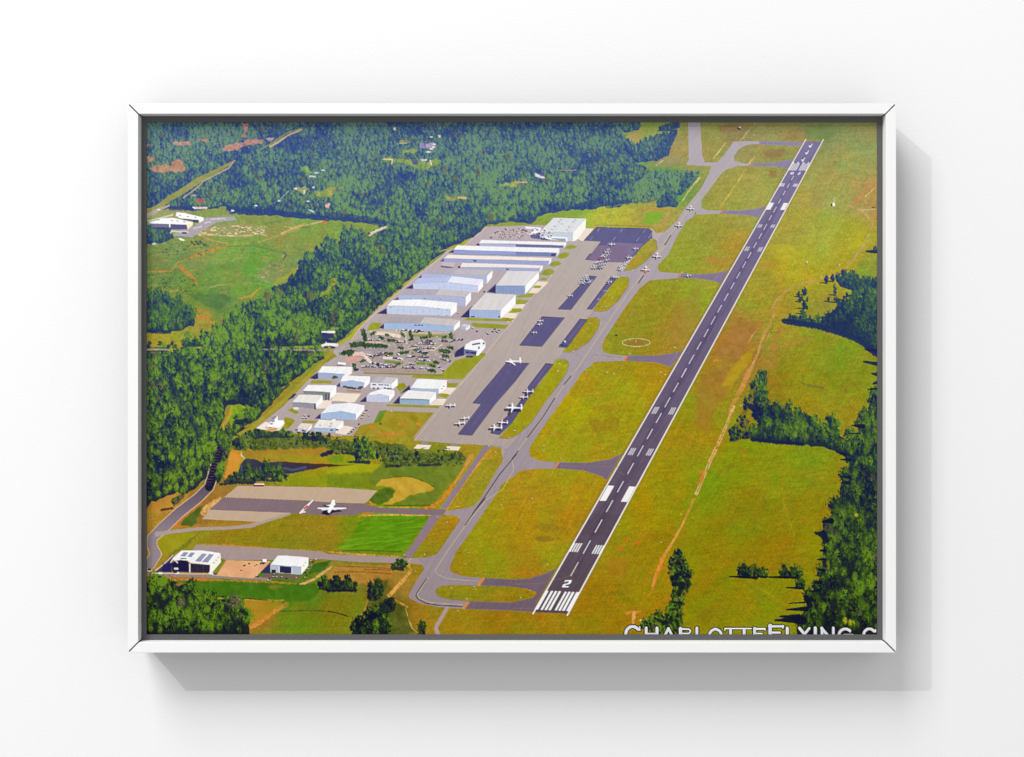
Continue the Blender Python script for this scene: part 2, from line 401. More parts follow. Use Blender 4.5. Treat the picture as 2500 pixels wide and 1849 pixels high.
# middle strip grass
track(T(0, 3, "190,480 270,380 345,275"), 3, (235, 210, 120))
track(T(0, 3, "625,515 680,450"), 3, (230, 200, 110))
track(T(0, 3, "580,590 450,790 350,940 285,1030"), 3.4, (225, 190, 85))
track(T(0, 3, "0,750 35,700"), 3, (235, 205, 130))
track(T(0, 3, "690,60 580,180 515,265"), [3, 3, 4], (200, 180, 120), .8)
track(T(0, 3, "415,110 480,115"), 7, (205, 125, 80), .7); track(T(0, 3, "530,105 610,95"), 6, (205, 120, 75), .7)
patch(T(0, 3, "240,90 420,80 640,110 560,160 260,150"), (150, 115, 75), .6)
patch(T(0, 3, "760,390 900,360 1060,370 1000,440 880,470 800,440"), (145, 115, 70), .75)
patch(T(0, 3, "860,620 950,610 930,690 870,690"), (155, 110, 65), .6)
patch(T(0, 3, "1270,100 1500,60 1680,110 1540,260 1280,240"), (115, 140, 75), .7, 6)
track(T(0, 3, "1130,1010 1350,1020 1580,1025"), 3, (170, 150, 105), .7)
track(T(0, 3, "2120,740 1980,860 1840,1010"), [4, 6, 9], (200, 130, 75), .85)
track(T(0, 3, "1980,910 2110,800"), 2.5, (235, 215, 160))
track(T(0, 3, "1800,1025 1850,1050 1950,1080 2020,1160 2065,1230 2030,1350 1960,1470 1840,1652"), [6, 4, 5, 4, 5, 4, 4, 4], (205, 170, 120), .85)
track(T(0, 3, "1960,1070 2120,1060"), 2, (185, 185, 150)); track(T(0, 3, "2060,1040 2120,1035"), 3, (30, 40, 40))
for k in range(26):
    a = 880+k*45; track(T(0, 3, f"{a+260},1120 {a-60},1640"), 4, (150, 150, 45), .16, 1.5)
patch(T(0, 3, "1880,1350 1990,1300 1960,1450 1850,1560 1800,1500"), (190, 180, 35), .6, 6)
patch(T(0, 3, "850,1480 1100,1480 1300,1620 900,1652"), (188, 175, 40), .5, 8)
patch(T(1, 2, "1900,700 2209,480 2209,840 1950,1180 1850,1150"), (165, 130, 55), .5, 10)
patch(T(1, 2, "1300,1110 1600,1110 1620,1150 1450,1190 1300,1170"), (150, 115, 45), .8, 2)
patch(T(1, 2, "1340,250 1450,150 1560,60 1560,130 1430,260"), (195, 140, 60), .5, 4)
# clay and tracks right of the runway
patch(T(1, 3, "480,890 820,900 700,1010 610,1130 560,1250 480,1320 240,1300 250,1190 420,1000"), (168, 118, 58), .68, 9)
patch(T(1, 3, "130,1430 420,1440 440,1600 330,1652 60,1652"), (160, 118, 52), .6, 12)
patch(T(2, 3, "60,20 430,40 380,240 230,400 140,700 0,640 0,200"), (162, 116, 42), .62, 12)
track(T(1, 3, "600,1150 650,1060 720,970"), 3.5, (215, 150, 95)); track(T(1, 3, "690,960 760,920"), 6, (190, 110, 60), .7)
track(T(1, 3, "195,1350 300,1345"), 5, (215, 130, 50), .7)
patch(T(1, 3, "560,1280 700,1180 640,1350 540,1480 420,1652 300,1640 440,1400"), (195, 170, 15), .5, 6)
TRK = T(1, 3, "1950,0 1850,150 1720,310 1500,380 1330,420 1160,470 1040,540 930,650 885,740 905,810 870,900")
track(TRK, [4, 4, 5, 4, 4, 4, 4, 4, 5, 7, 3], (195, 150, 95), .9)
track(T(1, 3, "860,940 800,1020 760,1130 720,1260 660,1400 600,1510 540,1652"), [5, 8, 4, 4, 7, 9, 9], (205, 145, 85), .9)
track(T(1, 3, "860,1040 820,1150 770,1230"), [6, 4, 3], (220, 175, 95), .8)
track(T(1, 3, "900,940 830,1130 740,1290 670,1420"), 4, (95, 110, 35), .7)
track(T(1, 3, "990,950 930,1110 890,1200 900,1280"), [7, 7, 12, 8], (180, 115, 60), .75)
track(T(1, 3, "930,1190 1100,1150 1250,1110 1380,1090"), [6, 8, 9, 5], (185, 120, 60), .65)
patch(T(1, 3, "780,1330 950,1310 980,1400 850,1480 760,1420"), (175, 130, 55), .5)
track(T(2, 3, "610,0 540,170 440,340 380,470"), [11, 10, 8, 5], (210, 140, 70), .85)
track(T(2, 3, "440,400 350,620 250,850 160,1040 60,1280 0,1420"), [6, 6, 8, 7, 7, 7], (228, 182, 120), .95)
track(T(2, 3, "420,470 350,620 250,850 160,1040 60,1280 0,1420"), 1.6, (150, 95, 30), .9)
track(T(2, 3, "560,380 450,620 300,840"), 2.5, (120, 110, 25), .7)
track(T(2, 3, "0,1180 80,1170 60,1260 0,1300"), 10, (215, 115, 35), .65)
track(T(3, 2, "2130,0 2000,290 1880,500 1760,700 1680,900 1640,1020"), [6, 5, 5, 8, 5, 3], (225, 150, 70), .9)
track(T(3, 2, "1760,700 1700,870 1640,1080 1600,1130"), [8, 6, 4, 3], (235, 125, 45), .8)
track(T(3, 2, "1975,180 2000,130"), 4, (220, 150, 50), .7)
for x, y, rx, ry in ((1320, 480, 9, 5), (1410, 475, 5, 3), (1480, 510, 5, 7), (1270, 570, 11, 6), (1520, 425, 4, 2.5), (1250, 290, 1.5, 2)):
    blob(*T(3, 2, f"{x},{y}")[0], rx, ry, (222, 100, 30), .65, .6)
patch(T(3, 2, "1150,660 1350,680 1330,900 1180,920 1100,820"), (170, 120, 20), .6, 8)
for k in range(5): track(T(3, 2, f"{1060+k*55},{960-k*10} {1210+k*45},{680}"), 2, (125, 100, 10), .35)
track(T(3, 2, "1350,1330 1500,1310"), 8, (235, 130, 60), .75); track(T(3, 2, "1430,1330 1420,1440"), 9, (240, 160, 100), .9)
track(T(3, 2, "1500,1415 1560,1418"), 2.5, (250, 235, 215))
track(T(3, 2, "0,865 150,850 360,855"), [5, 5, 7], (195, 115, 25), .7)
for sx, sy, rx, ry, c, al in ((390, 460, 30, 8, (135, 90, 30), .55), (400, 330, 34, 12, (150, 110, 25), .5)):
    blob(*T(3, 2, f"{sx},{sy}")[0], rx, ry, c, al, .6)
track(T(3, 2, "0,390 60,270 130,180"), 4, (200, 145, 20), .6)
for r, c, x, y, rx, ry, col, al in ((2, 2, 1080, 620, 45, 20, (150, 115, 25), .55), (2, 2, 1080, 420, 40, 12, (155, 125, 20), .5), (2, 2, 770, 360, 4, 5, (215, 125, 30), .8),
        (2, 2, 510, 710, 7, 5, (215, 125, 25), .8), (2, 2, 25, 1395, 4, 6, (215, 110, 40), .8), (2, 2, 220, 1200, 8, 8, (190, 115, 15), .6), (1, 3, 800, 240, 12, 10, (185, 140, 60), .7),
        (1, 3, 240, 170, 30, 8, (180, 135, 60), .7), (0, 3, 140, 1640, 16, 5, (185, 130, 60), .6), (2, 3, 560, 930, 9, 6, (190, 110, 50), .6), (2, 3, 530, 1080, 8, 9, (170, 110, 40), .5),
        (2, 3, 1450, 440, 30, 6, (165, 130, 45), .5), (2, 3, 870, 100, 7, 9, (175, 120, 45), .5), (2, 3, 400, 1090, 20, 10, (125, 110, 20), .5), (2, 3, 1490, 600, 6, 3, (195, 115, 50), .7),
        (3, 3, 900, 810, 9, 5, (160, 100, 20), .6), (3, 3, 1200, 660, 9, 4, (155, 105, 20), .5), (3, 3, 1040, 480, 30, 14, (160, 120, 5), .5), (3, 3, 120, 1330, 20, 20, (130, 105, 10), .4)):
    blob(*T(r, c, f"{x},{y}")[0], rx, ry, col, al, .6)
track(T(2, 3, "1200,110 1320,150 1480,180"), [2, 5, 6], (85, 105, 50), .8, 1.5)
track(T(2, 3, "1000,1330 1020,1500 1030,1652"), 3, (165, 150, 25), .5); track(T(3, 3, "1020,0 1090,260 1150,420 1120,560"), 3, (170, 150, 20), .5)
track(T(3, 3, "560,930 800,1080 1080,1260"), 5, (165, 150, 15), .5); track(T(3, 3, "600,1000 850,1170 1050,1290"), 3, (105, 105, 15), .5)
# lower left ground
patch(T(2, 0, "940,1240 1030,910 1130,915 1150,1000 1180,1020 1110,1240"), (215, 145, 50), .9, 1, 1)
track(T(2, 0, "1160,1010 1120,1100 1090,1230"), 5, (150, 160, 20), .8)
track(T(2, 0, "1140,920 1150,970 1185,1010"), 3.5, (245, 215, 185))
patch(T(2, 0, "1160,920 2209,880 2209,1050 1650,1040 1200,1000"), (165, 125, 40), .8, 3)
patch(T(2, 0, "1250,970 2209,960 2209,1060 1640,1035"), (155, 150, 20), .6, 4)
patch(T(2, 1, "0,1010 180,960 200,1040 0,1070"), (100, 145, 20), .8, 3)
patch(T(2, 0, "1700,1240 2209,1110 2209,1330 1500,1300"), (140, 150, 15), .7, 4)
patch(T(2, 1, "0,1130 520,1060 630,1100 560,1170 100,1200 0,1180"), (165, 165, 15), .75, 4)
patch(T(2, 1, "0,1190 600,1180 560,1370 0,1330"), (105, 125, 25), .6, 5)
fill(T(2, 1, "640,1060 1000,1100 1620,1020 1640,970 1560,1190 1330,1420 1210,1540 760,1555 830,1500 940,1450 1180,1400 1260,1350 1200,1290 1060,1230 900,1220 640,1250 560,1330 480,1240"), (108, 125, 35), None, 4, .85, 16, N_MED, 3)
fill(T(2, 1, "560,1330 640,1250 880,1220 1020,1235 1200,1310 1265,1360 1200,1395 960,1450 840,1510 720,1555 640,1540 780,1440 790,1380 720,1340"), (200, 160, 50), None, 2, .95, 18, N_MED, 2)
line(T(2, 1, "640,1245 880,1215 1000,1225 1190,1300 1260,1355"), 2.2, (90, 85, 25), None, .7, 4, .4, None, .6)
fill(T(2, 1, "500,1490 600,1380 720,1345 790,1390 760,1470 640,1550 560,1560"), (80, 105, 25), None, 2, .95, 20, N_MED, 2)
for a, w, c in (("480,1510 560,1560 430,1560", 7, (225, 135, 35)), ("600,1578 900,1580 1200,1580", 4, (215, 140, 40)), ("1130,1590 1250,1560 1330,1500 1420,1390 1490,1280", [6, 9, 7, 8, 5], (222, 125, 35)),
        ("1490,1290 1600,1120 1680,980", [4, 6, 12], (210, 140, 60)), ("1400,1590 1480,1450 1600,1290 1700,1150 1830,1000", [5, 6, 5, 5, 4], (232, 145, 55)), ("1860,970 1930,910", 9, (215, 130, 40))):
    track(T(2, 1, a), w, c, .85, 1.2)
line(T(2, 1, "660,1555 900,1558 1200,1555"), 2.2, (60, 70, 20), None, .8, 4, .3, None, 1)
for k in range(34):
    p = T(2, 1, f"{rng.uniform(1680,2000)},{rng.uniform(900,1580)}")[0]
patch(T(2, 0, "600,1560 800,1350 1080,1330 900,1500 720,1652 560,1652"), (160, 115, 45), .8, 3)
patch(T(2, 0, "100,1560 300,1430 480,1410 560,1440 330,1640 60,1652"), (185, 135, 50), .9, 3)
line(T(2, 0, "210,1610 340,1590"), 6, (70, 35, 35), None, .8, 5, .6, None, 1.2)
track(T(2, 0, "560,1652 600,1600 740,1450"), [2, 5, 3], (200, 115, 50), .7)
track(T(2, 0, "700,1640 760,1580 900,1480"), [14, 16, 9], (230, 175, 110), .9)
patch(T(3, 0, "270,340 460,180 620,60 640,80 450,250 450,310 1400,260 1250,300 700,315"), (195, 120, 45), .85, 2, 1)
patch(T(3, 0, "440,290 480,240 640,90 720,60 620,230 640,280 560,310 460,310"), (75, 100, 30), .95, 2, 2)
patch(T(3, 0, "700,300 1370,262 1300,300 900,312"), (165, 120, 30), .7, 2)
patch(T(3, 0, "170,430 600,380 450,600 200,640"), (150, 150, 20), .8, 4)
track(T(3, 0, "640,400 500,530 300,660"), 9, (85, 105, 20), .7, 1.5)
track(T(3, 0, "620,525 1000,535 1500,575 2100,600"), 3.5, (205, 140, 60), .8, 1.2)
for k, yy in enumerate((430, 500, 470)):
    track(T(3, 0, f"{800+k*250},{yy} {1500+k*250},{yy+12} 2209,{yy+25}"), 4, (110, 115, 15), .5)
for k in range(20):
    p = T(3, 0, f"{1900+k*18},{320+(k%3)*12}")[0]
    track([p, (p[0]+2, p[1]+3)], 1.4, (190, 140, 70), .7)
fill(T(3, 1, "360,260 540,190 1200,190 1150,300 870,620 200,600 90,570 270,440"), (96, 146, 8), None, 9, .9, 30, N_FLAT)
track(T(3, 1, "400,185 700,180 1200,185"), 4.5, (235, 175, 85), .9, 1.2)
track(T(3, 1, "330,220 420,170 560,150"), 5, (215, 125, 45), .8, 1.2)
track(T(3, 1, "0,610 300,640 840,665"), 4.5, (228, 165, 70), .9, 1.2)
line(T(3, 1, "180,600 500,598 860,610"), 3.5, (70, 95, 15), None, .7, 5, .8, None, 1.5)
track(T(3, 1, "1200,300 1050,540 900,640"), 4, (160, 135, 30), .7)
fill(T(3, 0, "380,940 700,960 1300,960 1800,980 2030,990 2060,1080 1960,1180 1850,1195 1500,1180 900,1130 600,1110 560,1040"), (66, 112, 12), None, 4, .95, 14, N_MED)
track(T(3, 0, "60,925 500,935 1000,945 1400,960 1800,985"), 5, (200, 120, 50), .85, 1.5)
track(T(3, 0, "280,960 420,1030"), 12, (205, 100, 45), .8, 1.2)
track(T(3, 0, "600,1140 1000,1160 1350,1185 1650,1180"), 4, (205, 140, 60), .9, 1.2)
line(T(3, 0, "610,1115 900,1135 1300,1165 1480,1185"), 2, (45, 50, 15), None, .8, 3, .3)
patch(T(3, 0, "1180,1190 1650,1190 1600,1300 1380,1480 1260,1500 1150,1280"), (180, 135, 30), .7, 4)
track(T(3, 0, "1250,1500 1400,1420 1550,1300 1680,1230"), [10, 9, 7, 10], (215, 130, 55), .85, 1.2)
track(T(3, 0, "1110,1260 1200,1200"), 6, (220, 130, 50), .8)
for a in ("1620,1310 1900,1300 2209,1310", "2060,1295 2209,1320"): line(T(3, 0, a), 2.2, (70, 70, 30), None, .7, 4, .4, None, 1)
patch(T(3, 0, "1450,1010 1600,1000 1650,1040 1500,1060"), (150, 120, 35), .6)
patch(T(3, 1, "0,860 100,770 750,770 760,900 480,990 300,980 0,950"), (190, 130, 50), .75, 4)
for a in ("100,780 450,790 740,810", "430,820 740,825", "90,850 400,845 750,870"): line(T(3, 1, a), 2.6, (100, 65, 35), None, .55, 5, .5, None, 1.2)
track(T(3, 1, "950,770 970,840 860,970 720,1130"), [7, 8, 8, 9], (228, 165, 75), .95, 1)
track(T(3, 1, "700,1140 830,1200 940,1260"), 5, (225, 150, 55), .8, 1.2)
track(T(3, 1, "500,1020 470,1180 430,1320 350,1430"), [7, 4, 5, 9], (205, 120, 45), .75, 1.2)
line(T(3, 1, "0,1310 120,1330 240,1370"), 3, (50, 45, 20), None, .8, 5, .4, None, 1)
fill(T(3, 1, "480,1200 620,1000 700,950 660,1100 780,1200 900,1260 960,1480 1080,1560 300,1600 420,1440"), (85, 90, 28), None, 3, .9, 26, N_MED, 3)
track(T(3, 1, "910,1270 950,1400 990,1510 1080,1580"), 2.5, (215, 180, 90), .8)
track(T(3, 0, "1830,990 1900,980 2000,930 2150,830 2209,780"), 5.5, (225, 165, 105), .95, 1)
patch(T(3, 0, "1930,880 2000,760 2209,710 2130,830"), (50, 95, 20), .9, 2, 1)
patch(T(3, 0, "100,860 230,790 330,680 300,720 90,840"), (185, 150, 45), .8, 2)
GRASS0 = CAN.copy()
# ---- water, paving ----
def ygrad(a, b): return (a, b, 0, PH)
PAV = ygrad((182, 172, 180), (150, 134, 140)); APR = ygrad((190, 178, 176), (168, 152, 140)); N_PAVE = fbm(46, 2.2, 3, 61, RWY)
def pave(poly, c, lab, nz=9): fill(poly, c, lab, 0, 1.0, nz, N_PAVE); fill(poly, c, None, 0, .25, 12, N_MED)
L_POND = reg('printed_pond', 'small dark pond behind a clump of trees printed at lower left')
fill(T(2, 0, "1110,1190 1140,1080 1200,1010 1290,1010 1400,1060 1640,1045 1900,1065 2209,1078 2209,1090 1960,1140 1700,1190 1400,1250 1110,1260"), (52, 54, 74), L_POND, 1, 1, 14, N_FLAT, 1)
fill(T(2, 1, "0,1075 170,1085 330,1078 170,1095 0,1110"), (70, 45, 30), L_POND, 1)
for a in ("1650,1120 1750,1140 1900,1110", "1370,1120 1430,1190", "1150,1100 1160,1180"): line(T(2, 0, a), 6, (96, 96, 140), None, .6, 8, 2)
line(T(2, 0, "1640,1060 1950,1080 2209,1085"), 5, (75, 45, 30), None, .8)

L_ROAD = reg('printed_road', 'winding access road printed along the left edge of the picture')
road = T(2, 0, "870,800 895,930 850,1080 810,1220 770,1340 640,1470 420,1640")+T(3, 0, "210,350 105,450 100,540 145,640 75,760")
w = [15, 17, 22, 23, 22, 22, 24, 26, 22, 22, 25, 24]
line(road, [q+4 for q in w], (228, 196, 165), None, .8, 6, .3)
line(road, w, ((70, 60, 80), (148, 132, 138), 840, 1010), L_ROAD, 1, 3)
line(road[:5], [11, 15, 21, 22, 21], (24, 18, 46), None, .92, 10, .6, None, 1)
for k in range(17):
    p = T(2, 0, f"{885-k*5-(max(0,k-6))*6},{800+k*32}")[0]
    line([(p[0]-9, p[1]-1), (p[0]+8, p[1]+1)], 1.2, (120, 98, 150), None, .6, 5, .4)
line(T(3, 0, "160,405 330,378 620,345 1000,332 1260,308 1450,240 1700,165"), [12, 9, 8, 8, 9, 10, 9], (172, 155, 142), L_ROAD, 1, 7)
line(T(3, 0, "60,880 500,888 900,905 1350,925 1480,935"), 7.5, (150, 132, 122), L_ROAD, 1, 7)
L_LOT = reg('printed_car_park', 'dark car park beside the solar roofed hangar printed at lower left')
fill(T(3, 0, "335,650 370,660 345,720 330,850 110,865"), (70, 58, 62), L_LOT)
line(T(3, 0, "345,655 240,755 105,865"), 3, (230, 205, 170), None, .9)
L_YARD = reg('printed_dirt_yard', 'bare tan yard between the two lower hangars printed on the picture')
fill(T(3, 0, "970,715 1490,722 1490,745 1370,860 1290,925 855,895"), (226, 168, 122), L_YARD, 0, 1, 12, N_MED)
# upper left highway and the school yard
L_HWY = reg('printed_country_road', 'grassy country road running diagonally through the printed forest')
def highway():
    pts = T(0, 0, "40,1110 170,1040 300,940 460,850 620,740 760,665 900,590 1070,495")
    line(pts, [14, 13, 13, 14, 15, 12, 9, 4], (150, 150, 82), L_HWY, .95, 14, .6, N_MED, 1.2)
    line(T(0, 0, "40,1140 180,1065 300,1020"), [10, 8, 4], (185, 165, 160), L_HWY, .95)
    line(T(0, 0, "470,930 640,800 700,735 860,650 1000,580 1050,515"), 3, (195, 165, 150), L_HWY, .9, 6, .3, None, .6)
    line(T(0, 0, "1490,325 1570,280 1660,220 1700,190 1850,130"), [7, 6, 5, 4, 5], (200, 175, 140), L_HWY, .9, 10, .4, None, 1)
    line(T(0, 0, "1380,360 1500,290 1680,170 1840,115"), 3.5, (140, 160, 75), None, .8, 10, .4, None, 1)
L_SLOT = reg('printed_school_car_park', 'grey car park round the white school printed at upper left')
fill(T(0, 0, "345,1370 430,1310 600,1260 730,1165 1060,1148 1095,1190 870,1215 640,1345 575,1395"), (172, 162, 172), L_SLOT, 0, 1, 8)
for a in ("790,1180 960,1172", "720,1225 780,1210", "590,1285 680,1265"): line(T(0, 0, a), 3, (225, 205, 215), None, .8, 14, .3, N_LEAF, 1)

L_AIR = reg('printed_tarmac', 'grey tarmac between the rows of hangars printed on the picture')
tarmac = T(0, 1, "1865,1270 1700,1400 1500,1520 1215,1652")+T(1, 1, "1470,20 1060,340 720,640 560,770 380,960 270,1100 95,1190 60,1250 110,1300 -30,1385")+T(2, 0, "1980,40 1640,400 1330,640 1330,665 1560,680 1750,715 1990,705")+T(2, 1, "60,740 700,750 1020,770 1330,395 1590,85")+T(1, 1, "1545,1650 1850,1275 2209,870")+T(1, 2, "260,570 510,280 760,0")+T(0, 2, "600,1652 830,1432 960,1290 300,1250 0,1262")
pave(tarmac, ygrad((188, 174, 182), (172, 156, 148)), L_AIR)
L_VERGE = L_GRASS
def verge(pts, w, c=(172, 168, 62)): line(pts, w, c, L_VERGE, 1, 12, .8, N_MED, .8)

L_APRON = reg('printed_apron', 'long pale grey aircraft apron printed down the middle of the picture')
apron = T(2, 1, "1015,795 1330,400 1590,90")+T(1, 1, "1545,1650 1850,1275 2050,1020")+T(1, 2, "0,905 260,570 430,385 510,280 600,160 760,0")+T(0, 2, "700,1560 840,1432 1000,1270 1645,1292 1690,1345 1930,1330")+T(1, 2, "1640,110 1500,330 1310,560 900,1150 640,1560")+T(2, 2, "420,380 200,720 0,900")+T(2, 1, "2050,1000 2030,862 1450,832")
pave(apron, APR, L_APRON)
line(apron[:11], 1.6, (225, 208, 185), None, .6, 4)

L_TAXI = reg('printed_taxiway', 'pale grey taxiway running beside the runway printed on the picture')
left = T(3, 1, "945,1130 1060,925 1148,800 1290,640 1560,240 1680,110 1790,0")+T(2, 1, "1960,1190 2030,1080 2110,960 2209,820")+T(2, 2, "200,600 400,360 640,0")+T(1, 2, "640,1480 900,1120 1060,930 1310,560 1460,350 1620,120")+T(0, 2, "1600,1652 1690,1520 1720,1400 1930,1205 2025,1060 2209,835")+T(0, 3, "150,650 220,540 320,440 440,272")
right = T(0, 3, "600,265 590,310 500,360 440,440 400,560 290,650 60,960")+T(0, 2, "2120,1155 2040,1205 1940,1370 1830,1600")+T(1, 2, "1720,220 1640,390 1500,500 1330,720 1090,1090 950,1385 810,1500 720,1640")+T(2, 2, "420,560 270,780 200,900")+T(2, 1, "2209,1200 2050,1300 1930,1500")+T(3, 1, "1930,0 1640,430 1500,620 1430,800 1440,850")
pave(left+right, PAV, L_TAXI)
bottom = T(3, 1, "1430,800 1440,850 1560,895 1700,915 2209,942")+T(3, 2, "200,930 400,870 520,805 250,1318 0,1302")+T(3, 1, "1600,1282 1300,1262 1080,1218 965,1160 945,1128 1150,800 1300,640")
pave(bottom, PAV, L_TAXI)
for s in (T(2, 2, "-100,960 100,700 200,880 210,985 300,1035 450,1052 900,1060 1150,1020 1300,950 1110,1262 1060,1220 850,1150 600,1130 330,1125 100,1150 -40,1240 -110,1300"),
          T(2, 1, "1930,850 2040,862 2075,900 2209,840 2209,900 2040,1090 2080,930 2060,890 1930,862"),
          T(1, 2, "900,1380 1060,1180 1070,1250 1150,1276 1350,1296 1700,1290 1900,1265 2010,1230 1860,1425 1700,1372 1400,1350 1000,1362"),
          T(1, 2, "1600,300 1705,240 1730,312 2000,332 2209,340 2365,330 2540,295 2450,455 2360,412 2160,386 1950,382 1600,410"),
          T(0, 3, "0,1000 60,960 60,1052 150,1082 500,1082 700,1062 830,1020 735,1165 600,1132 300,1115 0,1127"),
          T(0, 3, "330,440 440,440 450,500 560,527 900,520 1135,480 1075,595 950,560 700,555 480,556 380,592 250,620"),
          T(0, 3, "440,273 660,265 1265,280 1210,322 700,300 590,310 480,370"),
          T(0, 3, "-97,45 45,45 70,440 105,515 240,520 300,560 150,640 180,560 0,550 -120,540 -85,480"),
          T(3, 1, "1100,760 930,745 970,690 1150,686 1290,640 1300,700 1150,820"),
          T(3, 1, "1300,125 1440,132 1580,110 1700,80 1640,240 1560,235 1500,190 1380,180"),
          T(1, 2, "1240,300 1340,292 1450,285 1560,200 1650,110 1560,340 1380,480 1370,380 1215,368"),
          T(1, 2, "960,770 1110,760 1250,650 1300,600 1060,930 1000,850 880,850"),
          T(1, 2, "600,1245 760,1222 900,1130 1000,1000 1050,1000 800,1330 660,1480 660,1365 600,1335 520,1338")):
    pave(s, PAV, L_TAXI)
for s in (T(2, 2, "520,1056 900,1060 1150,1020 1300,950 1110,1262 1060,1220 850,1150 600,1130 490,1125"), T(1, 2, "1350,1296 1700,1290 1900,1265 2010,1230 1860,1425 1700,1372 1330,1350"),
          T(1, 2, "1990,332 2209,340 2365,330 2540,295 2450,455 2360,412 2160,386 1960,382"), T(0, 3, "300,1082 500,1082 700,1062 830,1020 735,1165 600,1132 290,1115"),
          T(0, 3, "650,523 900,520 1135,480 1075,595 950,560 620,555"), T(0, 3, "740,268 1265,280 1210,322 740,302"),
          T(3, 1, "1810,920 2209,942 2209,1025 1770,1005")+[], T(3, 2, "0,942 200,930 400,870 520,805 250,1318 0,1302"), T(3, 1, "1640,1195 2209,1215 2209,1302 1600,1282")):
    fill(s, ygrad((138, 128, 168), (106, 86, 100)), None, 1, .9, 9, N_PAVE)
# grass islands come back over the paving
def island(poly): restore(poly, GRASS0, L_GRASS); 
ISL = [T(3, 1, "1265,1080 1280,1045 1330,1015 1500,1003 2209,1024")+T(3, 2, "0,1024 180,1045 285,1085 290,1105 240,1155 0,1207")+T(3, 1, "2209,1209 1640,1190 1400,1165 1290,1130"),
       T(0, 2, "1500,1500 1640,1405 1690,1430 1700,1525")+T(1, 2, "1640,105 1560,190 1440,272 1310,298 1380,200 1420,150 1500,40"),
       T(1, 2, "1230,372 1350,370 1372,395 1365,470 1240,650 1110,760 1050,772 960,765 975,720 1130,520"),
       T(1, 2, "890,850 990,842 1025,870 1022,930 1000,990 900,1130 760,1220 680,1248 600,1245 615,1215 740,1050"),
       T(1, 2, "520,1338 600,1333 655,1355 662,1400 645,1470 530,1652")+T(2, 2, "420,300 220,590 90,710 0,760")+T(2, 1, "2120,772 2010,768 2190,560")+T(2, 2, "0,590 160,350 290,150")+T(1, 2, "310,1640 450,1440")]
for s in ISL:
    line(s+s[:1], 2.2, (120, 105, 70), None, .6, 5, .6); island(s)
fill(T(2, 2, "500,0 640,0 420,300 220,590 0,760 0,560 200,430 330,200"), (150, 150, 10), None, 8, .35, 10, N_MED)

L_DARK = reg('printed_parking_stand', 'dark violet aircraft parking stands laid in the pale printed apron')
DK = ygrad((98, 98, 146), (88, 76, 110))
for s in (T(0, 2, "990,1272 1600,1290 1640,1320 1640,1400 1520,1500 1450,1590")+T(1, 2, "1330,195 1130,190 860,165 915,95 930,100")+T(0, 2, "1045,1440 845,1428"),
          T(1, 2, "900,355 992,362 690,752 537,745"), T(1, 2, "1165,360 1240,372 1130,500 940,747 878,745"), T(1, 2, "350,833 617,845 350,1183 88,1170"),
          T(1, 2, "795,862 885,868 645,1195 545,1190"), T(1, 2, "-85,1398 -60,1368 200,1380 30,1600")+T(2, 1, "1960,375 1692,737 1527,725 1800,370 1700,358"),
          T(1, 2, "395,1382 488,1390")+T(2, 2, "290,150 0,590")+T(2, 1, "2012,730 1930,715 2070,540")+T(2, 2, "0,470 160,240")+T(1, 2, "190,1652")):
    pave(s, DK, L_DARK, 8)
    line(s+s[:1], 1.4, (70, 50, 80), None, .55, 4, .4)
pave(T(0, 2, "1130,1450 1540,1470 1360,1652 1000,1652"), (128, 112, 150), None, 8)
pave(T(1, 2, "1010,0 1380,0 1330,195 1130,190 880,165"), (126, 108, 140), None, 8)
fill(T(1, 2, "1060,285 1130,180 1000,190 930,285"), (120, 110, 120), L_DARK, 1, .8)
for k in range(7):                                         # stand lines
    a = [(1000, 1325, 1025, 1290), (1270, 1330, 1295, 1295), (1535, 1335, 1562, 1300), (920, 1415, 945, 1385), (1185, 1425, 1212, 1390), (1460, 1435, 1490, 1395), (1600, 1400, 1650, 1330)][k]
    line(T(0, 2, f"{a[0]},{a[1]} {a[2]},{a[3]}"), 1.6, (165, 165, 215), None, .7)
for a in ("1740,470 1540,700", "1850,420 1690,640", "1790,390 1750,450"): line(T(2, 1, a), 1, (150, 120, 175), None, .5, 20)
for r, c, a, b in ((1, 2, "840,880 600,1180", 0), (1, 2, "420,1400 240,1640", 0), (1, 2, "1200,380 930,720", 0)): line(T(r, c, a), 1.1, (150, 130, 170), None, .5, 20)

L_TAXLANE = reg('printed_taxilane', 'narrow brown grey taxilanes branching off the taxiway at lower left')
concrete = T(2, 0, "1050,1380 1110,1328 2209,1348")+T(2, 1, "582,1385 470,1512 430,1535 0,1525")+T(2, 0, "1960,1505 940,1468")
L_CONC = reg('printed_concrete_pad', 'tan concrete aircraft stand behind the parked white jet')
pave(concrete, (194, 168, 142), L_CONC, 7)
asph = T(2, 0, "940,1468 1960,1508 2161,1522")+T(2, 1, "420,1540 600,1585 1300,1608 1350,1600")+T(3, 1, "1390,125 1350,182 1220,182 400,150 330,182 60,188")+T(3, 0, "2209,190 1800,165 770,122")
pave(asph, ygrad((140, 120, 130), (128, 106, 112)), L_TAXLANE, 8)
pave(T(3, 0, "775,122 1740,158 1450,236 1390,264 690,232"), (194, 168, 142), L_CONC, 7)
for k in range(40):
    p = T(2, 0, f"{960+k*25},{1462+k*1.0}")[0]; blob(p[0], p[1], 1.6, 1.2, (110, 80, 70), .7, .2)
pave(T(2, 1, "1845,850 1925,860 1820,980 1400,1595 1320,1595 1500,1340 1700,1060"), (140, 126, 136), L_TAXLANE, 7)
pave(T(3, 1, "1215,180 1345,182 1320,200 1180,400 1000,650 970,695 900,650 1000,520"), (142, 120, 132), L_TAXLANE, 7)
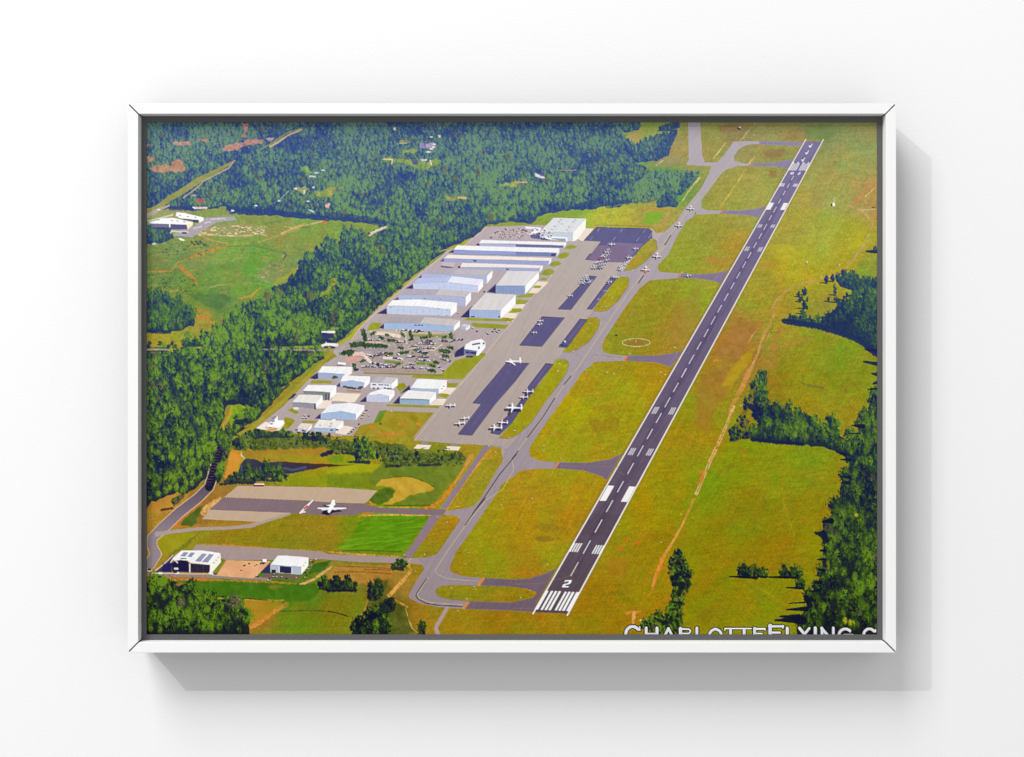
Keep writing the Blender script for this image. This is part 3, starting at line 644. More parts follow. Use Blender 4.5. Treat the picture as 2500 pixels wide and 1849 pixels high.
pave(T(3, 0, "625,530 1000,548 1500,576 2100,612")+T(3, 1, "0,642 450,660 840,678 940,690 1060,690 1100,762 930,748 430,738 0,706")+T(3, 0, "2090,700 1000,716 910,690 575,592"), (166, 146, 140), L_TAXLANE, 8)
pave(T(2, 0, "2209,800 2209,801 2210,801")[:0]+T(2, 1, "1120,800 1190,815 1150,850 1090,835"), (150, 138, 140), L_TAXLANE)
pave(T(2, 1, "1450,828 1540,835 1500,868 1440,858"), (150, 138, 140), L_TAXLANE)
L_PATH = reg('printed_service_path', 'grey service path leaving the bottom taxiway towards the lower edge')
line(T(3, 1, "1400,1265 1350,1360 1280,1470 1270,1520 1300,1590"), [9, 9, 9, 9, 10], (175, 150, 145), L_PATH)
for r, c, a in ((2, 1, "90,238 392,250 315,352 45,330"), (2, 1, "1330,180 1512,182 1435,262 1320,248"), (2, 1, "1280,310 1396,312 1350,384 1195,384"), (2, 1, "190,622 305,642 212,732 85,712"),
        (2, 1, "1050,845 1216,852 1190,902 1010,890"), (2, 1, "1405,864 1562,870 1532,917 1362,906"), (0, 2, "870,1290 962,1290 830,1442 745,1400"), (1, 1, "2070,700 2209,690 2209,850 2040,850"),
        (1, 2, "300,420 430,430 300,560 190,560"), (1, 2, "50,690 160,690 70,800 0,790"), (1, 2, "0,800 70,805 10,890 -60,900"), (2, 0, "2105,330 2209,320 2209,420 2030,425")):
    L_PAD = reg('printed_hangar_forecourt'); fill(T(r, c, a), (240, 222, 206), L_PAD, 0, 1, 8, N_MED)
for r, c, a in ((0, 2, "610,1530 650,1490 700,1480 755,1495 750,1515 690,1532"), (0, 2, "525,1635 570,1580 640,1568 685,1582 650,1625 590,1645"), (1, 2, "430,238 480,190 540,185 585,208 560,232 500,245"),
        (1, 2, "330,345 380,285 440,272 505,300 480,335 420,352"), (1, 2, "320,405 350,380 420,385 400,408"), (1, 2, "240,500 270,470 350,475 330,500"), (1, 2, "50,600 160,560 265,565 235,605 60,612"),
        (1, 2, "45,690 50,640 100,630 200,650 150,685"), (1, 2, "0,785 0,740 110,738 120,770 60,790"), (1, 1, "1600,875 1640,848 2020,862 2060,845 2195,860 2150,893 1700,882"),
        (1, 1, "1680,930 1700,905 2125,935 2080,980 1750,962"), (1, 1, "1340,1505 1500,1345 1830,1258 1860,1275 1580,1572 980,1552 1000,1525"), (1, 1, "460,1000 510,905 640,910 600,985"), (1, 1, "2120,790 2180,740 2209,740 2209,790"),
        (2, 1, "685,395 700,375 850,375 1310,395 1300,420"), (2, 1, "1415,125 1540,125 1500,175 1400,172"), (2, 1, "1290,270 1330,245 1425,255 1390,305"), (2, 1, "820,130 900,125 930,170 850,230 810,180"),
        (2, 0, "1955,130 1980,90 2209,100 2209,130"), (2, 0, "1690,440 1750,420 1830,470 1790,490"), (2, 0, "1620,640 1660,520 1740,540 1785,570 1700,660 1600,672"), (2, 0, "1860,590 1870,565 2050,570 2000,595")):
    fill(T(r, c, a), ((150, 165, 60), (150, 145, 25), 200, 800), L_GRASS, 1, 1, 14, N_MED)
fill(T(2, 1, "540,590 690,440 720,452 1245,472 1000,772 400,742 300,735 380,622"), (158, 142, 36), L_GRASS, 1, 1, 16, N_MED)
fill(T(2, 1, "540,590 610,450 690,440 620,590"), (90, 135, 30), None, 1, .8, 8)
for a, w in (("480,630 550,640", 6), ("590,700 700,725 880,715", 6), ("840,600 960,600", 5), ("1040,600 1080,610", 4), ("870,690 900,700", 5)): track(T(2, 1, a), w, (228, 118, 45), .85, 1.6)
verge(T(0, 1, "1830,1268 1640,1420 1560,1490")+T(1, 1, "1420,20 1230,150 1040,330 700,630 540,760 350,960 290,1060 130,1160"), [7, 8, 7, 7, 7, 7, 8, 8, 9, 9, 7])
verge(T(2, 0, "2209,-240 2000,-10 1650,330 1340,590 1260,660 1010,780"), [8, 9, 10, 10, 8, 5], (160, 150, 50))
line(T(0, 1, "1862,1270 1600,1490")+T(1, 1, "1450,40 1060,350 720,650 380,960 280,1100"), 1.4, (240, 205, 190), None, .7)
def midroad():
    L_MROAD = reg('printed_rural_road', 'short grey road stub at the left edge of the print')
    line(T(1, 0, "40,1218 180,1216 300,1222"), 4, (165, 152, 156), L_MROAD, .8, 6, .3, None, .8)
    line(T(1, 0, "40,1198 300,1200"), 2, (60, 45, 45), None, .8); line(T(1, 0, "40,1238 290,1236"), 2, (50, 40, 30), None, .8)
    L_MROAD = reg('printed_rural_road', 'grey road reaching the printed airfield through the wood at the left')
    line(T(1, 0, "1390,1215 1700,1218 2000,1228 2209,1225")+T(1, 1, "100,1200 250,1130"), [3, 3.5, 4, 5, 9, 7], (166, 152, 152), L_MROAD, .75, 6, .4, None, 1.0, .5)
    line(T(1, 0, "1760,1245 1950,1248"), 3, (70, 50, 70), None, .8, 5, .5, None, .6)

# ---- runway ----
RL0, RL1, RR0, RR1 = (1301.6-PX0, 1494.9-PY0), (1962.8-PX0, 347.0-PY0), (1387.9-PX0, 1499.0-PY0), (2007.2-PX0, 347.5-PY0)
def R(t, a):
    lx, ly = RL0[0]+(RL1[0]-RL0[0])*t, RL0[1]+(RL1[1]-RL0[1])*t
    rx, ry = RR0[0]+(RR1[0]-RR0[0])*t, RR0[1]+(RR1[1]-RR0[1])*t
    return (lx+(rx-lx)*a, ly+(ry-ly)*a)
def tt(row, y): return (1496.9-((290, 600, 910, 1220)[row]+y/4.802))/1149.4
def quad(t0, t1, a0, a1): return [R(t0, a0), R(t0, a1), R(t1, a1), R(t1, a0)]
L_RWY = reg('printed_runway', 'long dark runway printed diagonally up the right half of the picture')
for g in (-0.10, ): line([R(0.02, -.06), R(1, -.06)], [6, 3], (140, 110, 40), None, .4, 6, 1.5)
line([R(0.0, 1.06), R(1, 1.05)], [6, 3], (150, 130, 30), None, .4, 6, 1.5)
pave(quad(0, 1, 0, 1), ygrad((126, 116, 160), (86, 70, 78)), L_RWY, 9)
line([R(0.1, .5), R(0.6, .5), R(.98, .47)], [16, 14, 7], ygrad((92, 84, 158), (66, 52, 66)), None, .32, 8, 3.5)
fill(quad(.165, .21, .04, .96), (78, 62, 72), None, 2, .3)
for k in range(26):                                        # repairs, tyre rubber and bleaching
    t = rng.uniform(0, .97); a = rng.uniform(.04, .8); dt = rng.uniform(.01, .05)
    fill(quad(t, t+dt, a, a+rng.uniform(.05, .2)), [(70, 60, 74), (128, 114, 132)][k % 2], None, 2, rng.uniform(.08, .2), 8, N_STREAK)
for k in range(30):
    t = rng.uniform(.12, .8); a = rng.normal(.49, .1)
    line([R(t, a), R(min(1, t+rng.uniform(.03, .1)), a+rng.uniform(-.02, .02))], 1.6, (48, 40, 52), None, .22, 6, .8)
WHT = (248, 244, 240); CRM = (255, 246, 222)
def dash_label(y):
    return 'white centre line dash on the printed runway'
L_EDGE = reg('printed_edge_line', 'cream edge lines running along both sides of the printed runway')
line([R(-.003, .018), R(1.006, .018)], [3.6, 2.2], CRM, L_EDGE, 1, 4)
line([R(-.003, .985), R(1.006, .985)], [3.6, 2.2], CRM, L_EDGE, 1, 4)
DASH = [(3, 900, 735), (3, 635, 480), (3, 388, 236), (3, 150, 8), (2, 1408, 1275), (2, 1193, 1063), (2, 983, 856), (2, 782, 662), (2, 592, 475), (2, 410, 292), (2, 230, 120), (2, 57, -45),
        (1, 1545, 1440), (1, 1388, 1282), (1, 1225, 1130), (1, 1073, 980), (1, 928, 833), (1, 787, 697), (1, 650, 563), (1, 515, 435), (1, 388, 310), (1, 265, 190), (1, 150, 78),
        (0, 1640, 1568), (0, 1520, 1455), (0, 1412, 1345), (0, 1305, 1240), (0, 1195, 1138), (0, 1100, 1038), (0, 1000, 940), (0, 900, 850), (0, 815, 760), (0, 725, 672)]
for r, ya, yb in DASH:
    t0, t1 = tt(r, ya), tt(r, yb)
    fill(quad(t0, t1, .468, .5), WHT, reg('printed_centre_line_dash'), 0, 1, 3)
def bars(t0, t1, spans, name, c=WHT):
    L = reg(name)
    for a0, a1 in spans: fill(quad(t0, t1, a0, a1), c, L, 0, 1, 4)
bars(tt(3, 1300), tt(3, 1078), [(.0, .1), (.165, .235), (.28, .35), (.39, .46), (.565, .63), (.67, .74), (.775, .85), (.895, 1.)], 'printed_threshold_bars')
for a0 in (.035, .73):
    bars(tt(3, 622 if a0 < .5 else 634), tt(3, 518 if a0 < .5 else 530), [(a0+k*.072, a0+k*.072+.045) for k in range(4)], 'printed_touchdown_bars')
for r, ya, yb in ((2, 972, 890), (2, 490, 408), (1, 70, 18), (0, 1283, 1243)):
    for a0 in (.145, .745): bars(tt(r, ya), tt(r, yb), [(a0-.006+k*.062, a0-.006+k*.062+.032) for k in range(3)], 'printed_touchdown_bars')
for a0, a1 in ((.07, .275), (.755, .965)):
    bars(tt(2, 1512), tt(2, 1332), [(a0, a1)], 'printed_aiming_block'); bars(tt(0, 1072), tt(0, 990), [(a0-.02, a1-.01)], 'printed_aiming_block')
for a0 in (.06, .73): bars(tt(0, 800), tt(0, 765), [(a0+k*.055, a0+k*.055+.035) for k in range(4)], 'printed_touchdown_bars')
bars(tt(0, 612), tt(0, 532), [(.05, .09), (.13, .18), (.22, .27), (.31, .36), (.4, .45), (.57, .61), (.65, .7), (.74, .79), (.83, .88), (.92, .97)], 'printed_threshold_bars')
for a0 in (.06, .32, .6, .86): fill([R(tt(0, 530), a0-.05), R(tt(0, 530), a0+.09), R(tt(0, 508), a0+.02)], WHT, None)
L_NUM = reg('printed_runway_number', 'white number 2 painted at the near end of the printed runway')
num = "585,1032 598,1000 612,992 652,982 668,970 668,962 636,962 622,972 612,968 628,946 706,946 692,980 676,992 632,1004 622,1012 618,1018 668,1016 662,1032"
fill(T(3, 2, num), (252, 250, 246), L_NUM)
L_NUM2 = reg('printed_runway_number', 'small pale digits 0 and 2 at the far end of the printed runway')
for s in ("1100,655 1112,632 1150,630 1138,656", "1182,660 1192,648 1212,642 1200,634 1228,632 1220,648 1206,654 1222,660"): fill(T(0, 3, s), WHT, L_NUM2)
fill(T(0, 3, "1113,650 1119,637 1138,636 1131,650"), (150, 140, 175), None, 0, .8)
for k in range(3):
    bx, by = [(1340, 325), (1297, 405), (1252, 488)][k]
    L = reg('printed_runway_arrow'); p = T(0, 3, f"{bx},{by} {bx+18},{by-28}")
    line(p, 2, WHT, L); fill(T(0, 3, f"{bx-22},{by-8} {bx+18},{by-2} {bx-10},{by+22}"), WHT, L)

# ---- taxiway lines ----
L_YEL = reg('printed_taxi_line', 'thin yellow guide lines on the printed taxiway')
YEL = (205, 190, 130); BLK = (58, 44, 44)
cl = T(3, 1, "1260,830 1400,610 1600,320 1860,0")+T(2, 1, "2050,1370 2180,1140")+T(2, 2, "0,1010 180,760 400,450 700,20")+T(1, 2, "800,1390 1050,1010 1340,580 1540,320 1690,120 1800,0")+T(0, 2, "1700,1570 1920,1270 2209,905")
line(cl, 1.7, YEL, L_YEL, .75, 5)
for r, c, a in ((3, 1, "1160,930 1100,1010 1040,1100 1035,1130 1055,1165 1150,1215 1300,1240 1580,1252"), (3, 1, "1610,300 1720,140 1850,-20"), (2, 1, "1700,1652 1850,1440 2010,1200 2209,960"),
                (2, 2, "180,760 360,520 500,300"), (2, 2, "0,1010 70,920"), (0, 2, "1790,1480 1860,1370"), (1, 2, "1480,440 1540,350"), (2, 2, "610,140 690,40")):
    line(T(r, c, a), 2.2, BLK, L_YEL, .9, 4)
for a in ("1180,910 1110,1020 1050,1110 1080,1160 1200,1205 1580,1236", "1260,830 1290,880 1400,925 1600,945 1750,955"): line(T(3, 1, a), 1.5, YEL, L_YEL, .7, 12)
for r, c, a, b in ((3, 2, "0,990 330,985 560,930 700,890", 1), (3, 2, "0,1275 230,1275", 1), (2, 2, "560,1090 900,1100 1240,1105", 1), (2, 2, "1240,1155 1320,1200", 1), (1, 2, "1340,1330 1700,1330 1950,1340", 1), (3, 2, "690,880 850,620", 1), (1, 2, "960,1280 1280,1310", 1)):
    line(T(r, c, a), 1.2, (150, 120, 90), None, .6, 8)
for k, (r, c, a) in enumerate(((3, 1, "1770,1000 1820,930"), (3, 1, "1595,1270 1645,1210"), (2, 2, "500,1120 540,1060"), (1, 2, "1320,1345 1345,1300"), (1, 2, "1950,375 1965,345"), (0, 3, "280,1110 300,1085"), (0, 3, "640,545 655,525"), (3, 1, "940,740 975,690"))):
    line(T(r, c, a), [7.5, 7, 5, 5, 4, 4, 3, 2][k], ((220, 140, 55), (225, 115, 70), 900, 400) if k < 7 else (215, 180, 130), reg('printed_hold_line'), .9, 10)
L_RING = reg('printed_segmented_circle', 'dashed cream circle on the grass beside the printed taxiway')
blob(*T(1, 2, "1455,1138")[0], 31, 7, (150, 118, 45), .5, .2)
for k in range(30):
    a0 = k/30*2*math.pi; a1 = a0+.13
    c0 = T(1, 2, "1455,1136")[0]
    line([(c0[0]+34*math.cos(q), c0[1]+9.6*math.sin(q)) for q in (a0, a1)], 1.5, (222, 204, 150), L_RING)
line(T(1, 2, "1455,1110 1450,1135"), 1.5, (215, 160, 110))
blob(*T(1, 2, "1220,1052")[0], 4, 2.4, (45, 45, 70), .9, .2)
L_SIGN = reg('printed_taxiway_sign', 'small white taxiway signs dotted along the printed taxiway', 'stuff')
for r, c, s in ((3, 1, "1525,85 1400,265 1135,642 1740,870 1285,205 900,652 1450,1035 1720,1020 1525,1305 1630,1165 1025,840 2035,65 1650,625 1615,755 1850,880 1735,1050"), (2, 2, "35,680 370,860 370,915 470,1168 575,1010 1225,450 1200,925 975,1300 465,705 235,1480"),
                (1, 2, "1175,605 1095,715 905,915 745,1185 715,1238 560,1385 540,1470 1115,1485 1195,1500 1295,1388 1380,1268 1990,315 1930,410 1410,290 1830,260 1910,1195 1740,1485 1795,1515 1390,825"), (0, 3, "500,115 630,530 290,1105"),
                (2, 1, "1890,862 1970,930 1520,1572 850,830 1325,1585 2190,680 750,455 2130,762"), (3, 2, "415,760 100,1150 205,1070 1835,733 1260,290 1748,500"), (2, 3, "518,385"), (0, 2, "1125,1275 1620,1420")):
    for p in T(r, c, s):
        blob(p[0]-.5, p[1]+1.2, 2.6, 1.3, (70, 60, 40), .6, .1); blob(p[0], p[1], 2.2, 1.1, (238, 228, 190), .9, .1, L_SIGN)
# ---- trees ----
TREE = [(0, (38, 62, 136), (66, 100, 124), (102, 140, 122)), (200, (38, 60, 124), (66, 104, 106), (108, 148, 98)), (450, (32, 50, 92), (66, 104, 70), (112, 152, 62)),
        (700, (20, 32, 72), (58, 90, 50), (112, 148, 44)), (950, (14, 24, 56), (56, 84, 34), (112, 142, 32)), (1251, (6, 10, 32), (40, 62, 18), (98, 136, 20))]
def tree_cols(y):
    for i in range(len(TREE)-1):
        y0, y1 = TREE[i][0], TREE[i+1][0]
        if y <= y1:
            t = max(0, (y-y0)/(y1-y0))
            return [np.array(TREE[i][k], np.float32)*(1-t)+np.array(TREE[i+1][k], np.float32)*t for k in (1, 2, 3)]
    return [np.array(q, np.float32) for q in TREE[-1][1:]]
def tree_size(y):
    w = np.interp(y, [0, 300, 600, 900, 1251], [8.5, 11, 14, 18.5, 22]); return w, w*np.interp(y, [0, 600, 1251], [1.45, 1.45, 1.3])

def crown(x, y, w, h, lab=None, tone=0.0, light=1.0, tint=None, solid=False):
    """one tree whose foot is at x, y"""
    x0 = int(max(0, x-w*.8)); x1 = int(min(PW, x+w*.8+2)); y0 = int(max(0, y-h*1.15)); y1 = int(min(PH, y+h*.15+2))
    if x1 <= x0+1 or y1 <= y0+1: return
    sl = (slice(y0, y1), slice(x0, x1))
    nx = (GX[sl]-x)/(w*.5); ny = (y-h*.5-GY[sl])/(h*.5)
    leaf = N_LEAF[sl]
    nar = 1.0+0.18*np.clip(ny, 0, 1)                       # narrower top
    r = np.hypot(nx*nar, ny)+(leaf-.5)*.9+(N_CLUMP[sl]-.5)*.6
    a = np.clip((1.05-r)*2.6, 0, 1)
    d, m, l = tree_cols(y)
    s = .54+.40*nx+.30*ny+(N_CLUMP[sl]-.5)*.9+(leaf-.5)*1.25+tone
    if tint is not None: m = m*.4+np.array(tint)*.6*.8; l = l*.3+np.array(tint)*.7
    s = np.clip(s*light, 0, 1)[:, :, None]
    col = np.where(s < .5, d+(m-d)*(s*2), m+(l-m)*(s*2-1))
    k = a[:, :, None]
    CAN[sl] = CAN[sl]*(1-k)+col*k
    if lab is not None:
        L = LAB[sl]; L[a > .5] = lab

def forest(polys, lab, dens=1.0, scale=1.0, light=1.0, under=.9, jag=3, tone=0.0):
    base = np.zeros((PH, PW), np.float32)
    for p in polys:
        m = mask(jagged(p, jag, 9))
        if m: base[m[0]] = np.maximum(base[m[0]], m[1])
    ys, xs = np.nonzero(base > .5)
    if not len(ys): return
    d0 = np.zeros((PH, 1, 3), np.float32)
    for y in range(PH):
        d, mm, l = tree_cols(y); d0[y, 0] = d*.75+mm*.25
    k = (base*under)[:, :, None]
    CAN[:] = CAN*(1-k)+(d0+((N_LEAF-.5)*30)[:, :, None])*k
    LAB[base > .5] = lab
    y = float(ys.min()); todo = []
    while y < ys.max()+3:
        w, h = tree_size(y); w *= scale; h *= scale
        stepx, stepy = w*.82/dens, h*.42/dens
        for x in np.arange(xs.min()-rng.uniform(0, stepx), xs.max()+stepx, stepx):
            px, py = x+rng.uniform(-.45, .45)*stepx, y+rng.uniform(-.5, .5)*stepy
            iy, ix = int(min(PH-1, max(0, py))), int(min(PW-1, max(0, px)))
            if base[iy, ix] > .5: todo.append((py, px, w, h))
        y += stepy
    todo.sort()
    for py, px, w, h in todo:
        iy, ix = int(min(PH-1, max(0, py))), int(min(PW-1, max(0, px)))
        v = rng.uniform(.7, 1.2) if rng.random() < .8 else rng.uniform(1.3, 1.75)
        gap = N_BIG[iy, ix]
        if rng.random() < .03+max(0, (.40-gap))*2.2: continue
        crown(px, py, w*v*rng.uniform(.85, 1.2), h*v, None, rng.normal(-.02, .15)+tone+(gap-.5)*1.1+(N_STAND[iy, ix]-.5)*.8, light, (110, 96, 86) if rng.random() < .035 else None)
N_BIG = fbm(46, 30, 3, 91)
N_STAND = fbm(130, 80, 2, 97)

def shade_strip(pts, w, alpha=.85):                        # dark foot of a wood
    y = pts[0][1]; d = tree_cols(y)[0]
    line(pts, w, tuple(d), None, alpha, 8, 1.5, N_LEAF, 2.5)

L_FOREST = reg('printed_forest', 'dense blue green forest filling the upper left of the printed picture', 'stuff')
L_WOOD = reg('printed_woodland', 'dark green woodland printed along the left edge', 'stuff')
L_EAST = reg('printed_tree_belt', 'dark tree belts printed along the right edge of the picture', 'stuff')
L_SCRUB = reg('printed_scrub', 'rough green scrub and bushes between the printed fields', 'stuff')
# light scrub first
forest([T(0, 2, "1560,630 1870,640 2190,650 2120,760 1960,880 1920,1040 1700,1040 1680,960 1400,1000 1100,1060 1300,800")], L_SCRUB, 1.1, .72, 1.15, .55, 3, .22)
forest([T(0, 0, "1080,1075 1700,1125 2100,1170 2140,1200 1700,1150 1000,1110")], L_FOREST, 1, .5, .7)
big = T(0, 0, "20,25 2240,25")+T(0, 2, "1500,25 1520,100 1490,150 1300,165 1335,280 1440,330 1470,500 1580,590 1560,650 1420,800 1400,980 1040,1050 960,1065 700,1080 400,1110 290,1150 240,1230 0,1220")+T(0, 1, "1860,1258 1720,1385 1480,1490 1250,1600")+T(1, 1, "1420,25 1050,325 640,680 350,950 150,1120")+T(1, 0, "2200,1190 2060,1160 1500,1190 1380,1250 1000,1230 620,1190 430,1130 640,1110 830,1005 930,915 1000,845 1060,755 1200,715 1330,640 1560,500 1700,430 1890,190 1930,120 2060,50 2209,-30")+T(0, 1, "0,1490 160,1440 190,1330 380,1350 480,1390 700,1270 630,1250 0,1188")+T(0, 0, "2140,1180 1960,1150 1500,1110 1030,1085 960,1040 600,1075 300,1065 40,1060")
forest([big], L_FOREST, 1.0, 1.0, 1.0, .95, 3)
shade_strip(T(0, 0, "320,1050 600,1060"), 10, .7); shade_strip(T(0, 0, "1000,1060 1500,1100 2000,1150 2160,1175"), 12, .7)
shade_strip(T(0, 1, "0,1130 400,1180 660,1230"), 16, .55); shade_strip(T(0, 2, "740,1040 900,1000 1040,960"), 14, .6)
forest([T(0, 2, "1440,515 1480,290 1750,195 1930,165 1880,300 1830,430 1700,500"), T(0, 2, "1700,150 1760,90 1880,55 1970,60 1960,110 1800,150"), T(0, 2, "1700,1040 1720,960 1900,890 1930,1040"), T(0, 2, "1930,890 2060,720 2130,680 2080,800 1990,900")], L_FOREST, 1, .85, .8, .9, 2, -.05)
# clearings inside the forest
for r, c, s, col in ((0, 0, "340,295 420,270 560,280 570,315 480,320 380,310", (212, 150, 135)), (0, 0, "640,260 700,235 780,240 770,275 700,280", (190, 130, 115)), (0, 0, "900,360 1000,310 1150,270 1180,300 1200,250 1330,235 1410,250 1400,290 1250,310 1130,365 980,372", (204, 138, 122)),
                     (0, 0, "1140,215 1180,150 1170,60 1260,50 1240,120 1180,170 1210,215", (200, 140, 115)), (0, 0, "90,600 130,560 330,540 360,480 430,490 500,570 490,625 260,625 160,640", (205, 140, 110)), (0, 0, "40,530 45,455 130,460 90,520", (215, 160, 120)),
                     (0, 0, "40,310 90,295 100,320 40,330", (190, 130, 140)), (0, 0, "1440,250 1500,220 1545,235 1500,262", (225, 175, 170)), (0, 0, "1990,870 2209,800 2209,900 2120,940 2040,900", (150, 165, 80)), (0, 1, "0,810 70,800 190,815 80,830 30,920 0,920", (175, 155, 75)),
                     (0, 1, "640,490 740,465 860,475 1200,500 1280,470 1350,500 1270,560 1120,610 1020,560 850,520 660,510", (140, 165, 80)), (0, 1, "820,280 940,235 960,270 840,300", (165, 175, 90)), (0, 1, "860,400 880,365 1100,350 1090,380 930,410", (150, 170, 80)), (0, 1, "1400,920 1620,915 1615,940 1420,950", (185, 165, 95)),
                     (0, 1, "2020,770 2209,745 2209,800 2050,790", (160, 175, 85)), (0, 2, "0,750 120,735 180,750 100,775 0,800", (180, 170, 85)), (0, 0, "1830,560 1940,570 2000,640 1920,640 1850,600", (130, 175, 90)), (0, 0, "1750,820 1850,800 1960,830 1880,890 1800,850", (170, 175, 95)),
                     (1, 0, "2060,600 2209,440 2209,520 2100,610", (150, 165, 55)), (1, 1, "0,530 30,390 110,365 100,420 20,530", (150, 150, 60)), (1, 1, "0,1000 50,955 160,950 100,1000", (140, 165, 60)), (2, 0, "990,380 1100,390 1200,395 1265,425 1180,480 1120,560 1000,650 930,710 890,690 960,560 1020,470", (115, 165, 30)),
                     (2, 0, "1900,-80 2209,-360 2209,-300 1960,-70", (150, 150, 45))):
    L_CLEAR = reg('printed_clearing'); fill(T(r, c, s), col, L_CLEAR, 2, .8, 34, N_CLUMP, 3.5)
line(T(2, 0, "1040,400 1020,480 960,590 920,700"), [5, 6, 7, 7], (205, 145, 60), None, .85, 8, .6, None, 1)
for r, c, s, w, col in ((0, 1, "650,475 760,480 750,530", 3, (238, 205, 160)), (0, 1, "1200,490 1215,540", 4, (240, 215, 185)), (0, 1, "1530,925 1615,930", 4, (235, 185, 125)), (0, 1, "490,1370 560,1320 680,1275", [5, 6, 5], (220, 195, 165)), (0, 1, "500,1340 640,1280 690,1262", 2, (250, 225, 205)),
                        (0, 2, "60,745 170,745", 3, (215, 160, 130)), (0, 2, "560,605 750,605", 2, (170, 130, 140)), (0, 0, "1590,960 1700,850", 2.5, (150, 175, 150)), (0, 0, "600,1050 740,1045", 5, (235, 215, 205)), (0, 1, "840,290 930,285", 2.5, (210, 180, 150))):
    line(T(r, c, s), w, col, None, .9, 8, .3, None, .7)
highway()
# wood on the left and lower left
forest([T(1, 0, "20,590 200,600 400,630 540,740 600,860 590,950 500,960 400,1010 240,1025 40,1005")], L_WOOD, 1, 1, .72, .95, 3, -.08)
shade_strip(T(1, 0, "45,1000 160,1015 300,1012"), 9, .7)
forest([T(1, 0, "20,1235 120,1250 180,1235 300,1245 500,1230 700,1190 1000,1220 1400,1240 1800,1260 1960,1300 2120,1280 2120,1330 2000,1400 1800,1550 1660,1640")+T(2, 0, "1560,200 1290,480 1200,490 1290,420 1180,385 1000,365 960,480 900,660 850,760 830,800 850,960 770,1110 730,1250 640,1340 500,1420 400,1400 240,1470 110,1520 20,1600")], L_WOOD, 1, 1, 1, .97, 3)
for s, w in (("260,10 330,120 380,260 480,440 560,560 680,720", [22, 18, 18, 18, 18, 10]), ("1000,350 1130,340 1250,350", 12)): shade_strip(T(2, 0, s), w, .4)
midroad()
forest([T(2, 0, "830,790 900,720 1000,740 1030,800 1020,900 980,1000 930,1080 940,1200 900,1290 860,1310 850,1200 900,1060 940,940 900,860"), T(2, 0, "1000,700 1100,640 1200,640 1130,700 1020,760"), T(2, 0, "1180,640 1080,600 1180,500 1290,430 1640,180 1700,150 1500,380 1300,580")], L_WOOD, 1.1, .8, .85, .9, 2)
shade_strip(T(2, 0, "1090,580 1150,580 1200,560"), 12, .8)
forest([T(1, 0, "440,1150 620,1120 640,1190 460,1190")], L_WOOD, 1, .9, .7, .8, 2)
for k, (x, y) in enumerate(((75, 1160), (200, 1160), (340, 1160), (60, 1200), (300, 1200), (370, 1195))):
    p = T(1, 0, f"{x},{y}")[0]; L = reg('printed_tree')
    line([(p[0]-6, p[1]), p], 4, (40, 55, 45), None, .7, 4, .6); crown(p[0], p[1]+1, 11, 11, L, -.15, .8)
forest([T(3, 0, "20,1000 150,955 230,975 320,1045 440,1000 580,990 610,1150 720,1170 860,1160 920,1230 1100,1235 1240,1370 1260,1620 20,1620")], L_WOOD, 1, 1, 1, .97, 3)
shade_strip(T(3, 0, "1150,1300 1210,1340"), 10, .7)
# scrub below the hangars
for s in (T(2, 0, "1040,800 1180,710 1320,700 1600,730 1900,750 2209,765")+T(2, 1, "60,790 480,800 560,930 200,950 0,960")+T(2, 0, "2209,880 1700,890 1200,910 1040,900"), T(2, 1, "520,800 850,840 1000,930 1580,965 1620,1020 1320,1085 700,1105 640,1040 560,900")):
    fill(s, (84, 98, 40), L_SCRUB, 3, .92, 34, N_MED, 4)
forest([T(2, 0, "1040,800 1180,700 1320,690 1600,720 1900,740 2209,760")+T(2, 1, "60,800 500,840 850,890 1000,960 1580,985 1620,1020 1320,1085 700,1105 620,1040 560,900 200,980 0,960")+T(2, 0, "2209,880 1700,890 1200,910 1040,900")], L_SCRUB, .42, .42, .9, .0, 3, -.1)
for k in range(420):
    q = [T(2, 0, f"{rng.uniform(1060,2209)},{rng.uniform(735,890)}"), T(2, 1, f"{rng.uniform(0,560)},{rng.uniform(800,950)}"), T(2, 1, f"{rng.uniform(640,1600)},{rng.uniform(880,1090)}"), T(2, 1, f"{rng.uniform(640,1600)},{rng.uniform(980,1090)}")][k % 4][0]
    if k % 4 == 2 and (q[1]-(1220-620)) < 0 and rng.random() < .0: continue
    blob(q[0], q[1], rng.uniform(2, 6), rng.uniform(1.5, 4), [(58, 74, 34), (104, 120, 48), (36, 48, 34), (120, 128, 60), (70, 92, 34)][k % 5], .7, .7)
forest([T(2, 0, "1040,850 1100,800 1200,880 1100,920"), T(2, 0, "1220,740 1320,700 1600,700 1750,760 1600,770 1300,780"), T(2, 0, "1800,760 2050,740 2209,790 2000,800")], L_SCRUB, 1, .6, .6, .8, 2, -.15)
shade_strip(T(2, 1, "170,945 330,955"), [3, 9], .8); shade_strip(T(2, 1, "240,1045 480,1052"), [4, 9], .8); shade_strip(T(2, 1, "1060,1085 1320,1080"), 6, .7); shade_strip(T(2, 1, "680,1100 850,1095"), 6, .7); shade_strip(T(2, 0, "2100,965 2209,930"), 10, .9)
for x, y, w, h, tn in ((330, 900, 20, 34, -.25), (430, 860, 18, 28, -.1), (350, 1060, 18, 40, -.5), (420, 1040, 22, 44, .05), (490, 1030, 20, 40, 0), (540, 1040, 18, 30, .25), (590, 1020, 16, 26, -.2), (380, 950, 22, 32, .0), (450, 900, 18, 30, .05)):
    p = T(2, 1, f"{x},{y}")[0]; crown(p[0], p[1], w, h, reg('printed_tree'), tn)
